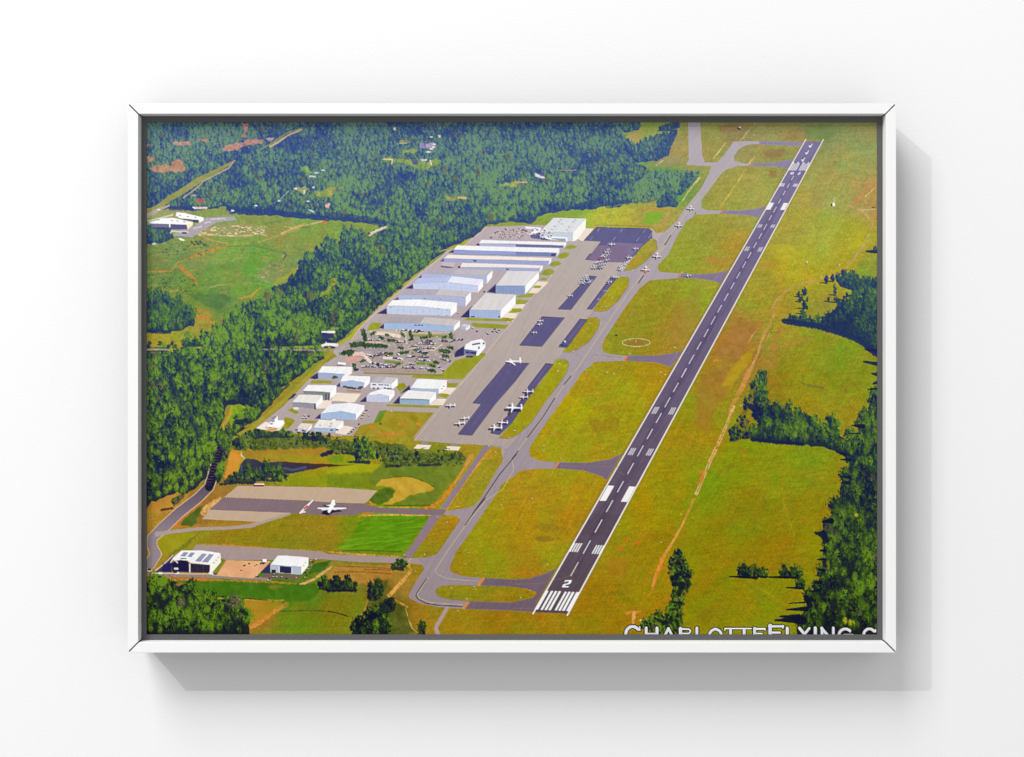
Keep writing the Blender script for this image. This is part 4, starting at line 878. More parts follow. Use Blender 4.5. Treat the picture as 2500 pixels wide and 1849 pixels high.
for x, y, w, h in ((1215, 1270, 26, 50), (1310, 1265, 20, 34), (1440, 1270, 26, 56), (1520, 1280, 22, 42), (1590, 1270, 24, 46), (1370, 1270, 20, 26), (1260, 1280, 20, 26), (1660, 1260, 16, 20)):
    p = T(2, 0, f"{x},{y}")[0]; crown(p[0], p[1], w, h, reg('printed_tree'), rng.normal(-.05, .1), .9)
shade_strip(T(2, 0, "900,1310 1100,1290 1300,1295"), 6, .8)
forest([T(2, 0, "940,1260 1100,1240 1300,1260 1600,1250 1640,1280 1300,1285 940,1300")], L_SCRUB, 1, .55, .8, .7, 2, -.1)
# belts on the right
forest([T(1, 3, "1640,400 1680,360 1760,345 1960,415 2140,440 2140,640 2050,600 1800,525 1690,490"), T(1, 3, "2140,600 1950,600 1830,620 1700,690 1640,740 1570,830 1530,900 1400,870 1200,850 1100,860 1020,880 1180,915 1400,950 1640,1020 1830,1085 1980,1165 2080,1265 2140,1300")], L_EAST, 1.1, .85, .62, .95, 2, -.12)
shade_strip(T(1, 3, "1030,882 1200,912 1420,945 1640,1010 1840,1080 1980,1160 2100,1270"), 14, .95)
shade_strip(T(1, 3, "1560,900 1800,980 2000,1090"), 24, .6)
for s in ("1960,1360 2140,1390", "1980,1215 2140,1240", "2060,1500 2140,1510", "2070,1620 2140,1600", "1990,70 2140,66"): line(T(1, 3, s), [4, 12], (20, 32, 74), None, .9, 5, .6, None, 1)
for x, y, w, h in ((1525, 440, 12, 20), (1600, 420, 14, 18), (1625, 580, 12, 26), (1730, 640, 10, 10), (1765, 600, 8, 12), (1550, 655, 8, 14), (1640, 665, 14, 15), (1200, 600, 9, 18), (1265, 580, 15, 18), (1300, 650, 9, 10), (1215, 660, 9, 16), (1265, 740, 14, 20), (1240, 800, 12, 12), (1300, 740, 8, 8), (1235, 640, 8, 14), (2090, 80, 10, 18)):
    p = T(1, 3, f"{x},{y}")[0]; L = reg('printed_tree')
    line([(p[0]-w*1.3, p[1]-1), p], [2, 4], (24, 44, 60), None, .8, 4, .6); crown(p[0], p[1], w, h, L, -.28, .75)
forest([T(2, 3, "690,360 800,355 930,400 1120,470 1330,495 1440,640 1490,670 1550,570 1600,580 1690,730 1760,790 1930,770 1910,720 1890,620 1940,520 2010,430 2140,410 2140,1652 1600,1640 1680,1540 1740,1420 1720,1300 1780,1180 1800,1060 1700,950 1500,880 1200,845 900,820 640,780 680,690 740,610 690,520 700,420"), T(2, 3, "2060,200 2140,180 2140,420 2030,400")], L_EAST, 1.0, 1.0, .78, .97, 3, -.04)
shade_strip(T(2, 3, "650,785 900,815 1250,840"), 8, .95); pass
shade_strip(T(2, 3, "560,355 640,400 740,460"), [5, 14, 20], .95); shade_strip(T(2, 3, "1760,940 1850,1020 1830,1080"), [4, 12, 6], .8)
for s, w in (("1830,620 1950,630", [3, 12]), ("1780,713 1920,712", [2, 4]), ("1690,1222 1800,1225", [3, 9]), ("1700,1290 1780,1290", [4, 10]), ("1610,1590 1720,1580", [4, 14]), ("2010,195 2120,190", [3, 5]), ("2040,390 2070,260", [3, 4]), ("1640,930 1740,960", [3, 9]), ("1690,1020 1800,1020", [3, 9])): line(T(2, 3, s), w, (14, 24, 58), None, .95, 5, .5, None, .8)
forest([T(2, 3, "380,810 400,690 500,560 560,430 640,180 720,60 760,20 810,20 830,340 700,380 560,480 650,640 640,770 480,800")], L_SCRUB, .55, .62, .8, .25, 3, -.05)
forest([T(2, 3, "740,20 810,15 820,130 830,330 700,350 690,260 740,140"), T(2, 3, "390,700 440,690 480,790 390,815"), T(2, 3, "540,780 600,660 660,760")], L_EAST, 1.2, .6, .8, .8, 2, -.1)
forest([T(3, 3, "1700,-20 2140,-20 2140,1640 1180,1640 1190,1500 1210,1400 1300,1270 1290,1140 1400,1050 1450,880 1490,700 1480,500 1500,300 1570,200 1640,110")], L_EAST, 1.0, 1.08, .8, .97, 3, -.02)
shade_strip(T(3, 3, "1380,385 1480,410 1530,480"), [4, 18, 12], .9); shade_strip(T(3, 3, "1290,1160 1330,1240"), 14, .9)
for s, w in (("920,1415 1100,1410 1250,1420", [4, 14, 20]), ("1060,1290 1290,1280", [4, 12]), ("1080,1215 1290,1205", [2, 5]), ("980,1370 1200,1370", [4, 12]), ("1330,1075 1420,1068", [3, 6]), ("1420,705 1500,700", [3, 6]), ("1450,600 1500,595", [4, 9]), ("1380,975 1460,970", [4, 10]), ("1440,820 1500,830", [4, 8]), ("1480,255 1580,250", [4, 14])): line(T(3, 3, s), w, (5, 12, 40), None, .95, 4, .5, None, .8)
for x, y, w, h, t in ((1870, 210, 12, 12, (200, 190, 30)), (1740, 1470, 15, 20, (185, 175, 20)), (1800, 1490, 15, 20, (190, 180, 20)), (1840, 1480, 9, 14, (170, 165, 20)), (1540, 850, 12, 30, (120, 110, 40))):
    p = T(3, 3, f"{x},{y}")[0]; crown(p[0], p[1], w, h, reg('printed_tree', 'yellow tree crown in the printed belt at lower right') if t[0] > 160 else None, .3, 1, t)
def lone(x, y, w, h, sw, tone):
    p = T(3, 3, f"{x},{y}")[0]; L = reg('printed_tree')
    line([(p[0]-sw, p[1]-1.5), (p[0]+w*.3, p[1]-1)], [3, 8], (6, 8, 28), None, .95, 3, .5, None, .5)
    crown(p[0], p[1]+1, w*1.25, h*1.02, L, tone, .85); crown(p[0]-w*.3, p[1]+1, w*.7, h*.7, L, tone, .8); crown(p[0]+w*.32, p[1]+1, w*.7, h*.66, L, tone+.1, .85)
for q in ((550, 910, 25, 40, 34, -.5), (665, 920, 26, 34, 30, -.12), (775, 910, 24, 27, 12, -.1), (1035, 915, 24, 34, 42, -.15), (1160, 920, 30, 34, 30, -.15), (1220, 1040, 21, 32, 34, .0)): lone(*q)
forest([T(3, 2, "1960,560 2000,700 2050,800 2100,980 2060,1080 2010,1230 1980,1400 2000,1500 2020,1600 1660,1600 1500,1500 1690,1390 1800,1360 1870,1250 1890,1150 1880,980 1830,900 1850,760 1900,640")], L_SCRUB, 1.1, .5, 1.0, .25, 3, .12)
for s, w in (("1930,740 2010,780", 12), ("1900,890 1990,860", [6, 16]), ("1890,990 1990,1000 1960,1110", [14, 24, 16]), ("1890,1200 1980,1210", [8, 12]), ("1670,1390 1780,1440", [8, 14]), ("1780,1450 1880,1400", [14, 24]), ("1860,1300 1900,1280", 8)): line(T(3, 2, s), [q*.62 for q in w] if hasattr(w, '__len__') else w*.62, (12, 18, 34), None, .85, 5, 1, None, 3)
forest([T(3, 2, "2000,820 2060,840 2110,1000 2050,1080 2000,1050 2030,950"), T(3, 2, "1800,1380 1880,1330 1960,1480 1900,1600 1800,1560")], L_EAST, 1.2, .7, .9, .6, 2, .05)
# bushes at the bottom
forest([T(3, 1, "270,1590 340,1480 430,1420 520,1360 590,1310 680,1380 720,1480 710,1600")], L_WOOD, 1, .95, .95, .9, 2)
shade_strip(T(3, 1, "440,1410 550,1360"), [6, 14], .95)
forest([T(3, 1, "600,1310 680,1230 800,1220 780,1300 700,1340")], L_SCRUB, 1, .7, .5, .8, 2, -.1)
forest([T(3, 1, "0,990 110,950 180,960 290,970 340,1060 300,1080 0,1075"), T(3, 0, "2060,1010 2209,990 2209,1075 2060,1060"), T(3, 1, "730,790 900,790 890,840 750,835"), T(3, 1, "580,960 640,950 640,990 590,1000")], L_SCRUB, 1.1, .62, .7, .8, 2, -.15)
shade_strip(T(3, 1, "0,1070 330,1070"), 5, .95)
forest([T(3, 1, "1020,1600 1090,1530 1120,1540 1150,1600"), T(3, 1, "500,1050 640,1010 650,1120 560,1200 480,1180")], L_SCRUB, 1, .6, .7, .5, 2, -.1)
forest([T(0, 0, "20,1240 300,1280 340,1340 360,1400 200,1470 20,1480")], L_WOOD, 1, .85, .7, .9, 2, -.1)
for k in range(9): p = T(0, 0, f"{560+k*18},{1440+(k%3)*18}")[0]; blob(p[0], p[1], 4, 2.6, (50, 75, 75), .8)
forest([T(2, 0, "320,1480 480,1420 490,1470 350,1580")], L_SCRUB, .8, .6, .8, .5, 2)

# ---- buildings ----
NAVY = (42, 40, 92); SHADOW = (52, 44, 80)
def house(label, roofs, front, fcol, side=None, scol=(252, 246, 236), shadow=None, extra=()):
    L = reg('printed_hangar', label)
    g = sum(fcol)/3; fcol = tuple(q*.72+g*.28+4 for q in fcol)
    if shadow: fill(shadow, NAVY, L_SHADE, 1, .92, 6)
    if front: fill(front, fcol, L, 0, 1, 6); 
    if side: fill(side, scol, L, 0, 1, 4)
    for r, c in roofs:
        fill(r, c, L, 0, 1, 5)
        n = len(r); h = n//2                                # standing seams and a little grime
        for k in range(1, 13):
            t = k/13; e0, e1, f1, f0 = r[0], r[h-1], r[h], r[-1]
            line([(e0[0]+(e1[0]-e0[0])*t, e0[1]+(e1[1]-e0[1])*t), (f0[0]+(f1[0]-f0[0])*t, f0[1]+(f1[1]-f0[1])*t)], .8, tuple(q*.84 for q in c), None, .35, 8, .2, N_MED)
        lay(mask(r), tuple(q*.88 for q in c), None, .22, 40, N_STREAK)
    if front:
        line(front[:max(2, len(front)//2)], 1.1, tuple(q*.86 for q in fcol), None, .6, 2)
    for e in extra: e(L)
    return L
L_SHADE = reg('printed_building_shadow', 'navy shadows cast beside the printed hangars', 'stuff')
W1 = (253, 252, 253); W2 = (236, 233, 238)
def seams(quadpts, n, c, al=.5, w=.9):
    (ax, ay), (bx, by), (cx, cy), (dx, dy) = quadpts
    def f(L):
        for k in range(1, n):
            t = k/n; line([(ax+(bx-ax)*t, ay+(by-ay)*t), (dx+(cx-dx)*t, dy+(cy-dy)*t)], w, c, None, al, 3)
    return f
def dots(r, c, s, w, col):
    def f(L):
        for p in T(r, c, s): line([(p[0]-w*.5, p[1]), (p[0]+w*.5, p[1])], w*.9, col, None, .85, 6)
    return f
def lines(r, c, segs, w, col, al=.9):
    def f(L):
        for s in segs: line(T(r, c, s), w, col, None, al, 5)
    return f
# upper rows
house('large pale hangar with a flat roof at the far end of the printed apron', [(T(0, 2, "490,1165 868,1175 718,1335 330,1332"), (232, 233, 238))], T(0, 2, "330,1332 718,1335 710,1442 330,1415"), (192, 205, 222), T(0, 2, "718,1335 868,1175 866,1290 755,1430 710,1442"), (255, 250, 242), None,
      (dots(0, 2, "550,1208 575,1185 585,1235 495,1262 465,1300 665,1268 640,1305 715,1212 742,1190", 3.2, (170, 178, 178)), lambda L: (fill(T(0, 2, "385,1380 650,1392 652,1442 630,1442 630,1408 470,1402 460,1425 385,1405"), (250, 248, 245), L), fill(T(0, 2, "465,1402 630,1410 630,1440 560,1432"), (150, 158, 190), L), fill(T(0, 2, "340,1400 460,1425 440,1432 335,1420"), (60, 60, 150), L))))
house('low white wing joined to the large pale printed hangar', [(T(0, 2, "155,1268 345,1278 328,1335 212,1368 198,1355 270,1300 165,1292"), W1)], T(0, 2, "212,1368 328,1335 328,1418 225,1402"), (92, 92, 152))
house('farthest long white hangar row on the printed tarmac', [(T(0, 1, "1805,1424")+T(0, 2, "0,1436 640,1452 610,1490 0,1472")+T(0, 1, "1775,1465"), W1)], T(0, 1, "1775,1465")+T(0, 2, "0,1470 608,1490 600,1518 0,1503")+T(0, 1, "1780,1500"), ((196, 198, 230), (96, 100, 168), -1, 0)[1], T(0, 2, "608,1490 640,1452 636,1486 606,1518"), W1, T(0, 1, "1740,1475 1790,1462 1785,1490 1750,1490"))
fill(T(0, 1, "1780,1468 2209,1475 2209,1512 1785,1500"), (198, 198, 226), None, 1, .8)
house('second long white hangar row on the printed tarmac', [(T(0, 1, "1520,1488")+T(0, 2, "0,1508 560,1522 527,1575 0,1562")+T(0, 1, "1480,1540"), W1)], T(0, 1, "1480,1540")+T(0, 2, "0,1560 527,1575 515,1622 0,1608")+T(0, 1, "1480,1592"), (108, 122, 190), T(0, 2, "527,1575 560,1522 556,1572 518,1622"), W1, T(0, 1, "1410,1575 1480,1540 1480,1575"), (dots(0, 2, "485,1598", 6, (50, 52, 110)),))
fill(T(0, 1, "1482,1545 2209,1560 2209,1602 1482,1588"), (160, 174, 222), None, 1, .7)
house('third long cream roofed hangar row on the printed tarmac', [(T(1, 1, "1410,110")+T(1, 2, "0,132 465,147 437,183 0,172")+T(1, 1, "1365,152"), (252, 238, 228))], T(1, 1, "1365,152")+T(1, 2, "0,170 437,183 425,235 0,222")+T(1, 1, "1365,190"), (148, 158, 215), T(1, 2, "437,183 465,147 461,190 428,235"), W1, T(1, 1, "1320,185 1365,152 1362,185"), (dots(1, 1, "1725,178", 4, (60, 50, 110)),))
house('fourth long cream roofed hangar row on the printed tarmac', [(T(1, 1, "1580,205")+T(1, 2, "0,222 365,236 332,268 0,260")+T(1, 1, "1555,255"), (250, 238, 232))], T(1, 1, "1555,255")+T(1, 2, "0,258 332,268 318,305 0,298")+T(1, 1, "1550,290"), (158, 166, 212), T(1, 2, "332,268 365,236 360,275 320,322"), W1, T(1, 1, "1520,250 1558,240 1552,275"), (dots(1, 1, "2105,278", 4, (70, 70, 120)),))
house('small mauve roofed shed beside the printed hangar rows', [(T(1, 1, "1345,195 1505,207 1470,252 1322,236"), (205, 192, 205))], T(1, 1, "1322,236 1470,252 1460,268 1330,258"), (110, 96, 140))
house('grey roofed hangar behind the blue white printed hangar', [(T(1, 1, "1180,270 1480,272 1930,290 1870,358 1480,335 1110,325"), (186, 176, 186)), (T(1, 1, "1530,275 1930,292 1870,355 1470,330"), (198, 190, 196))], T(1, 1, "1108,325 1480,335 1868,358 1866,450 1100,385"), (166, 176, 216), T(1, 1, "1868,358 1935,290 1930,370 1870,450"), W1, T(1, 1, "1060,385 1110,340 1105,375"))
house('pale blue gabled hangar in the printed hangar block', [(T(1, 1, "1060,388 1462,362 1405,430 1003,446"), (190, 200, 238)), (T(1, 1, "1462,362 1822,400 1765,470 1405,430"), (240, 240, 255))], T(1, 1, "1002,446 1405,430 1765,470 1758,552 1640,545 1012,508"), (188, 200, 238), T(1, 1, "1765,470 1822,400 1826,482 1760,555"), W1, T(1, 1, "915,505 1000,455 1002,508"), (seams(T(1, 1, "1230,450 1640,465 1640,545 1230,515"), 6, (140, 150, 205)),))
house('mauve roofed hangar between the blue gabled and white gabled printed hangars', [(T(1, 1, "870,515 1320,515 1255,580 830,572"), (186, 177, 188)), (T(1, 1, "1320,515 1682,540 1618,606 1255,580"), (206, 199, 203))], T(1, 1, "830,572 1255,580 1618,606 1615,718 1520,705 838,638"), (166, 176, 216), T(1, 1, "1618,606 1682,540 1682,640 1617,720"), W1, T(1, 1, "770,640 830,610 832,636"), (dots(1, 1, "965,632 1140,620 1320,628", 2, (90, 95, 150)),))
house('long white gabled hangar with panelled grey doors in the printed block', [(T(1, 1, "762,640 1060,633 1515,670 1442,748 1075,712 698,706"), W1)], T(1, 1, "696,706 1075,712 1442,748 1440,828 700,803"), (186, 200, 230), T(1, 1, "1442,748 1515,670 1516,772 1443,832"), W1, T(1, 1, "580,800 690,735 696,805"), (seams(T(1, 1, "740,720 1420,755 1420,825 740,800"), 9, (165, 165, 200)), dots(1, 1, "740,722 1300,745 1395,755 1300,815 1395,820", 2, (110, 110, 150))))
house('near grey roofed hangar with blue front beside the printed car park', [(T(1, 1, "722,838 1140,842 1085,912 662,908"), (176, 170, 178)), (T(1, 1, "1140,842 1552,872 1482,948 1085,912"), (208, 202, 202))], T(1, 1, "662,908 1085,912 1482,948 1478,1008 700,985 662,978"), (150, 180, 224), T(1, 1, "1482,948 1552,875 1552,950 1480,1008"), W1, T(1, 1, "605,965 662,915 660,978"), (dots(1, 1, "1030,932 1070,933 1105,934", 3, (60, 60, 110)), dots(1, 1, "820,992 880,993 935,995 1030,1000 1080,1003 1110,1005", 3, (60, 50, 90))))
house('square white hangar facing the printed apron, the farther of two', [(T(1, 1, "2112,300")+T(1, 2, "318,305 156,472")+T(1, 1, "1972,472"), (228, 224, 226))], T(1, 1, "1972,472")+T(1, 2, "156,472 152,578")+T(1, 1, "1972,560"), (128, 152, 204), T(1, 2, "156,472 318,305 316,388 154,578"), (255, 252, 248), T(1, 1, "1872,545 1975,450 1972,560"), (seams(T(1, 1, "1972,472 2312,475 2312,575 1972,560"), 8, (110, 130, 185)),))
house('square cream roofed hangar facing the printed apron, the nearer of two', [(T(1, 1, "1852,562 2205,578 2030,762 1670,752"), (226, 220, 220))], T(1, 1, "1666,752 2030,762 2022,858 1666,842"), (152, 178, 222), T(1, 1, "2030,762 2205,578 2205,685 2050,840 2026,860"), (255, 252, 248), T(1, 1, "1558,842 1700,705 1668,762 1664,846"), (seams(T(1, 1, "1670,755 2025,765 2020,850 1670,838"), 8, (130, 155, 200)), dots(1, 1, "1690,832 1712,834 2010,836", 3, (40, 40, 80))))
house('tiny white shed beside the printed car park', [(T(1, 1, "1600,920 1672,930 1640,965 1565,945"), (222, 220, 230))], T(1, 1, "1562,945 1625,960 1620,998 1565,985"), (170, 174, 205), T(1, 1, "1625,960 1672,928 1668,970 1622,1002"), W1)
house('white terminal building with dark roof slots printed beside the apron', [(T(1, 1, "1690,1120 1800,1095 1850,1130 1850,1180 1765,1240 1605,1215 1620,1160"), W1)], T(1, 1, "1602,1215 1750,1235 1740,1295 1604,1280"), (104, 110, 165), T(1, 1, "1750,1235 1850,1150 1848,1200 1770,1290 1742,1298"), W1, T(1, 1, "1480,1255 1600,1180 1602,1290 1490,1312"), (lines(1, 1, ("1700,1160 1780,1145", "1770,1205 1775,1190", "1825,1150 1832,1140"), 3.4, (70, 60, 90)), dots(1, 1, "1640,1250 1690,1255 1720,1260 1640,1300 1680,1302", 5, (45, 45, 90))))
# lower cluster
house('white hangar at the upper left of the lower printed cluster', [(T(1, 1, "-60,1415 287,1426 200,1508 -108,1490"), W1)], T(1, 1, "-110,1490 200,1508 192,1562 -108,1556"), (150, 166, 214), T(1, 1, "200,1508 287,1426 285,1500 195,1562"), (250, 240, 235), T(1, 1, "-210,1555 -115,1490 -108,1560 -150,1570"), (dots(1, 1, "80,1535 70,1550 100,1545", 5, (60, 90, 60)),))
house('small white trailer by the printed car park', [(T(1, 1, "122,1368 216,1374 212,1402 118,1396"), W1)], T(1, 1, "118,1396 200,1402 200,1412 100,1405"), (70, 60, 60))
house('white gabled hangar with a planted front in the lower printed cluster', [(T(2, 1, "182,38 502,46 432,118 290,92 150,110"), W1)], T(2, 1, "148,110 290,94 425,125 420,182 150,168"), (160, 180, 224), T(2, 1, "432,118 502,46 496,122 440,178 424,180"), W1, T(2, 1, "100,165 148,118 148,170"), (dots(2, 1, "200,165 240,175 275,178 310,185 370,185 390,170", 5.5, (60, 70, 60)), lines(2, 1, ("230,215 380,222",), 3, (185, 120, 95))))
house('grey roofed office block with dark windows in the lower printed cluster', [(T(2, 1, "572,50 690,55 620,125 505,118"), (190, 186, 192)), (T(2, 1, "690,55 822,66 748,135 620,125"), (212, 210, 210))], T(2, 1, "503,118 620,125 748,135 752,190 503,185"), (218, 222, 242), T(2, 1, "748,135 822,66 826,150 755,200"), W1, None, (dots(2, 1, "535,142 552,142 608,144 640,145 676,146 705,147 540,182 590,182 670,182 705,186 735,188", 3, (38, 32, 66)),))
house('white gabled hangar with grey doors in the middle of the lower printed cluster', [(T(2, 1, "500,238 642,192 788,212 720,278 625,252 466,272"), W1)], T(2, 1, "460,272 625,252 718,280 716,348 460,342"), (190, 196, 226), T(2, 1, "720,278 788,212 786,272 720,346"), W1, T(2, 1, "375,345 455,280 458,345"), (seams(T(2, 1, "500,285 700,290 700,335 500,330"), 6, (150, 158, 205)),))
house('upper white hangar of the pair beside the printed apron', [(T(2, 1, "1052,76 1402,90 1303,195 975,182"), W1)], T(2, 1, "972,182 1302,195 1298,250 975,222"), (168, 182, 204), T(2, 1, "1303,195 1402,90 1394,190 1315,245 1300,250"), (255, 252, 246), T(2, 1, "850,250 960,150 972,220 940,215"), (dots(2, 1, "1340,190 1358,160", 2.4, (60, 70, 90)), lines(2, 1, ("1405,110 1408,160",), 3, (200, 110, 90))))
house('lower white hangar of the pair with blue front beside the printed apron', [(T(2, 1, "945,210 1272,232 1196,316 848,302"), (250, 246, 246))], T(2, 1, "848,304 1196,318 1192,378 848,368"), (134, 170, 208), T(2, 1, "1196,316 1272,232 1272,312 1194,380"), W1, T(2, 1, "765,365 850,275 850,368"), (lines(2, 1, ("855,312 1185,322",), 2, (110, 125, 90), .7), seams(T(2, 1, "860,325 1180,330 1180,375 860,365"), 3, (100, 135, 180))))
house('grey fronted white hangar above its twin in the lower printed cluster', [(T(2, 0, "1935,146 2265,152 2190,232 1872,214"), W1)], T(2, 0, "1875,215 2188,232 2182,325 2105,320 2100,260 1885,255"), (128, 126, 132), T(2, 0, "2190,232 2265,152 2262,250 2185,322"), W1, None, (lines(2, 0, ("2140,250 2140,320", "2175,250 2175,320"), 3, (80, 70, 85)),))
house('cream roofed hangar with grey front at the left of the lower printed cluster', [(T(2, 0, "1835,260 2105,272 2012,362 1750,346"), (242, 238, 230))], T(2, 0, "1750,348 2012,364 2016,428 1752,402"), (140, 138, 158), T(2, 0, "2012,362 2105,272 2104,345 2020,428"), W1, T(2, 0, "1690,325 1765,250 1800,250 1755,300"), (lines(2, 0, ("2010,370 2014,425",), 4, (60, 50, 75)), dots(2, 0, "1790,420", 7, (235, 228, 225))))
house('broad white gabled hangar at the front of the lower printed cluster', [(T(2, 1, "40,375 262,355 170,452 -78,482"), (246, 248, 255)), (T(2, 1, "262,355 432,386 332,486 170,452"), W1)], T(2, 1, "-78,482 170,452 332,487 326,558 -78,542"), (152, 182, 222), T(2, 1, "332,486 432,386 430,440 330,562"), W1, T(2, 0, "2010,545 2080,480 2082,540"), (seams(T(2, 1, "0,485 310,500 310,550 0,540"), 6, (120, 145, 190)),))
house('flat roofed white office with blue front at the bottom of the lower printed cluster', [(T(2, 1, "-100,556 188,568 100,655 -165,645"), (244, 240, 232))], T(2, 1, "-166,648 100,655 95,702 -166,690"), (158, 178, 214), T(2, 1, "100,655 188,568 186,632 98,702"), W1, None, (dots(2, 1, "30,630 -90,620 40,600", 3, (150, 150, 150)), dots(2, 1, "45,675 110,670", 4, (40, 42, 90)), lines(2, 1, ("60,560 80,555",), 5, W1)))
house('small cream shed at the left of the lower printed cluster', [(T(2, 0, "1850,598 1982,605 1928,668 1808,650"), (244, 228, 215))], T(2, 0, "1806,652 1928,668 1915,706 1808,690"), (196, 196, 208), T(2, 0, "1928,668 1982,605 1975,650 1918,708"), W1, None, (dots(2, 0, "1870,680 1890,685 1795,672", 4, (70, 65, 90)),))
L = reg('printed_fuel_tank', 'white fuel tanks on a pale pad at the lower left of the printed airfield')
fill(T(2, 0, "1325,655 1430,580 1490,590 1420,650 1600,655 1650,560 1660,600 1600,680 1500,690"), (246, 226, 214), reg('printed_hangar_forecourt'), 1)
fill(T(2, 0, "1440,640 1490,580 1540,560 1560,510 1580,515 1580,560 1650,560 1645,600 1600,650"), W1, L)
dots(2, 0, "1520,535 1545,520 1500,600 1520,570", 4, (130, 125, 150))(L); fill(T(2, 0, "1430,665 1560,650 1575,675 1480,690"), (210, 150, 70), None, 1, .9)
fill(T(1, 1, "-70,1005 90,1000 90,1030 -70,1022"), (248, 240, 228), reg('printed_house', 'flat cream roofed building beside the printed rural road')); fill(T(1, 1, "-65,1025 70,1035 70,1085 -65,1085"), (58, 52, 110), None, 0, 1, 8)
dots(1, 1, "-40,1170 10,1140 30,1155 90,1165 -10,1160 60,1160", 8, (240, 236, 245))(0); dots(1, 1, "10,1128 40,1130 -20,1190 60,1195", 6, (45, 35, 80))(0)
# school
L = reg('printed_school', 'white flat roofed school building printed at upper left')
fill(T(0, 0, "90,1225 300,1230 300,1278 90,1272"), (112, 106, 142), L); fill(T(0, 0, "318,1238 508,1240 512,1302 316,1302"), (86, 84, 130), L); fill(T(0, 0, "580,1180 648,1186 646,1222 584,1218"), (64, 62, 112), L)
fill(T(0, 0, "510,1245 585,1215 582,1252 522,1302"), (252, 236, 200), L); fill(T(0, 0, "300,1225 322,1228 320,1275 302,1278"), (250, 240, 220), L); fill(T(0, 0, "650,1190 712,1160 705,1200 660,1225"), (250, 236, 205), L)
fill(T(0, 0, "390,1098 480,1108 705,1160 700,1195 640,1190 440,1172 380,1150"), W1, L); fill(T(0, 0, "170,1172 350,1165 585,1218 505,1246 290,1238 70,1232 80,1208 200,1190"), W1, L)
dots(0, 0, "430,1135 395,1150 520,1148 610,1158 335,1195 400,1200 480,1210", 2.6, (150, 130, 150))(L); line(T(0, 0, "470,1180 580,1192"), 3, (110, 70, 110), None, .8)
for a in ("60,1200 340,1130", "330,1320 520,1330", "340,1310 320,1340"): line(T(0, 0, a), 4, (235, 220, 215), None, .7)
line(T(0, 0, "460,1340 500,1340"), 4, (50, 40, 50), None, .9)
fill(T(0, 0, "410,1405 440,1402 492,1425 480,1435 440,1432"), W1, reg('printed_shed', 'small white shed below the printed school'))
# houses in the forest
for r, c, s, col, lb in ((0, 0, "1940,675 1960,662 2030,680 2020,692 1945,692", (225, 205, 230), 'pale roofed'), (0, 0, "2000,630 2055,628 2060,645 2010,650", (220, 210, 235), 'small pale'), (0, 0, "1755,815 1800,808 1810,830 1780,838", (240, 220, 215), 'cream'), (0, 0, "1980,800 2010,795 2010,818 1990,820", (245, 235, 240), 'tiny white'),
                         (0, 0, "1880,840 1900,838 1895,885 1878,880", (250, 235, 220), 'narrow cream'), (0, 0, "630,950 700,935 730,950 690,985 640,1000", (200, 85, 100), 'red roofed'), (0, 0, "550,905 600,895 630,905 600,912", (215, 205, 215), 'long pale'), (0, 0, "2130,1010 2190,990 2170,1050 2140,1045", (235, 190, 170), 'tan'), (0, 0, "1925,1060 2000,1085 1995,1105 1960,1090", (215, 225, 250), 'blue white'),
                         (0, 0, "1030,1075 1065,1070 1060,1090 1035,1090", (230, 225, 245), 'small white'), (0, 0, "100,1465 150,1455 150,1478 110,1482", (245, 235, 235), 'white cottage'), (0, 1, "1075,290 1130,285 1140,350 1085,350", (160, 140, 200), 'mauve'), (0, 1, "1150,300 1240,280 1265,330 1240,365 1150,345", (185, 165, 200), 'large mauve'), (0, 1, "1150,385 1210,388 1215,400 1155,402", (230, 225, 245), 'low white'),
                         (0, 1, "1075,480 1170,475 1165,500 1110,505", (225, 215, 240), 'long white'), (0, 1, "990,490 1060,485 1060,540 1000,545", (70, 75, 140), 'dark blue'), (0, 1, "775,105 800,105 798,140 775,138", (250, 235, 230), 'bright'), (0, 1, "1295,195 1325,195 1325,222 1300,225", (245, 245, 255), 'far white'), (0, 2, "270,635 320,660 380,685 390,702 340,702 270,680", (250, 235, 240), 'white walled'), (0, 2, "320,640 370,640 375,675 330,672", (105, 90, 150), 'violet roofed'), (0, 1, "0,990 35,1000 10,1050 0,1060", (240, 180, 150), 'orange tan')):
    fill(T(r, c, s), col, reg('printed_house', lb+' house among the trees of the printed forest'), 1, .85, 22, N_LEAF)
dots(0, 1, "1240,335 1215,355 1180,390 1215,215 1250,300", 4, (245, 235, 245))(0); dots(0, 0, "1590,965 1320,1020 1930,970 2105,605 1045,1080 590,1040 180,1068", 4, (240, 235, 250))(0)
# lower left hangars
house('white hangar with solar panels on its roof printed at lower left', [(T(3, 0, "452,598 570,598 690,598 905,630 790,768 555,745 520,715 440,712 362,718 345,688"), W1)], T(3, 0, "540,752 778,770 776,862 545,852"), (34, 28, 58), T(3, 0, "785,765 905,632 912,735 800,868 778,870"), (250, 242, 230), None,
      (lambda L: fill(T(3, 0, "342,742 380,718 440,712 500,718 532,738 538,852 340,846"), (22, 20, 62), L), lambda L: [fill(T(3, 0, s), (146, 146, 170), L) for s in ("478,618 532,622 490,670 434,664", "560,622 607,626 565,677 514,671", "692,634 746,641 670,732 607,726", "776,640 828,646 757,740 685,734")],
       seams(T(3, 0, "692,634 828,646 757,740 607,726"), 5, (200, 200, 215), .35), lines(3, 0, ("440,690 500,692",), 2.6, (120, 125, 110)), lines(3, 0, ("350,690 320,740", "545,755 545,850", "380,720 400,740"), 3, (240, 238, 245)), dots(3, 0, "855,710 880,680 825,740", 2.5, (160, 150, 130)), lines(3, 0, ("640,770 640,850", "700,772 700,856"), 1, (70, 62, 90), .7)))
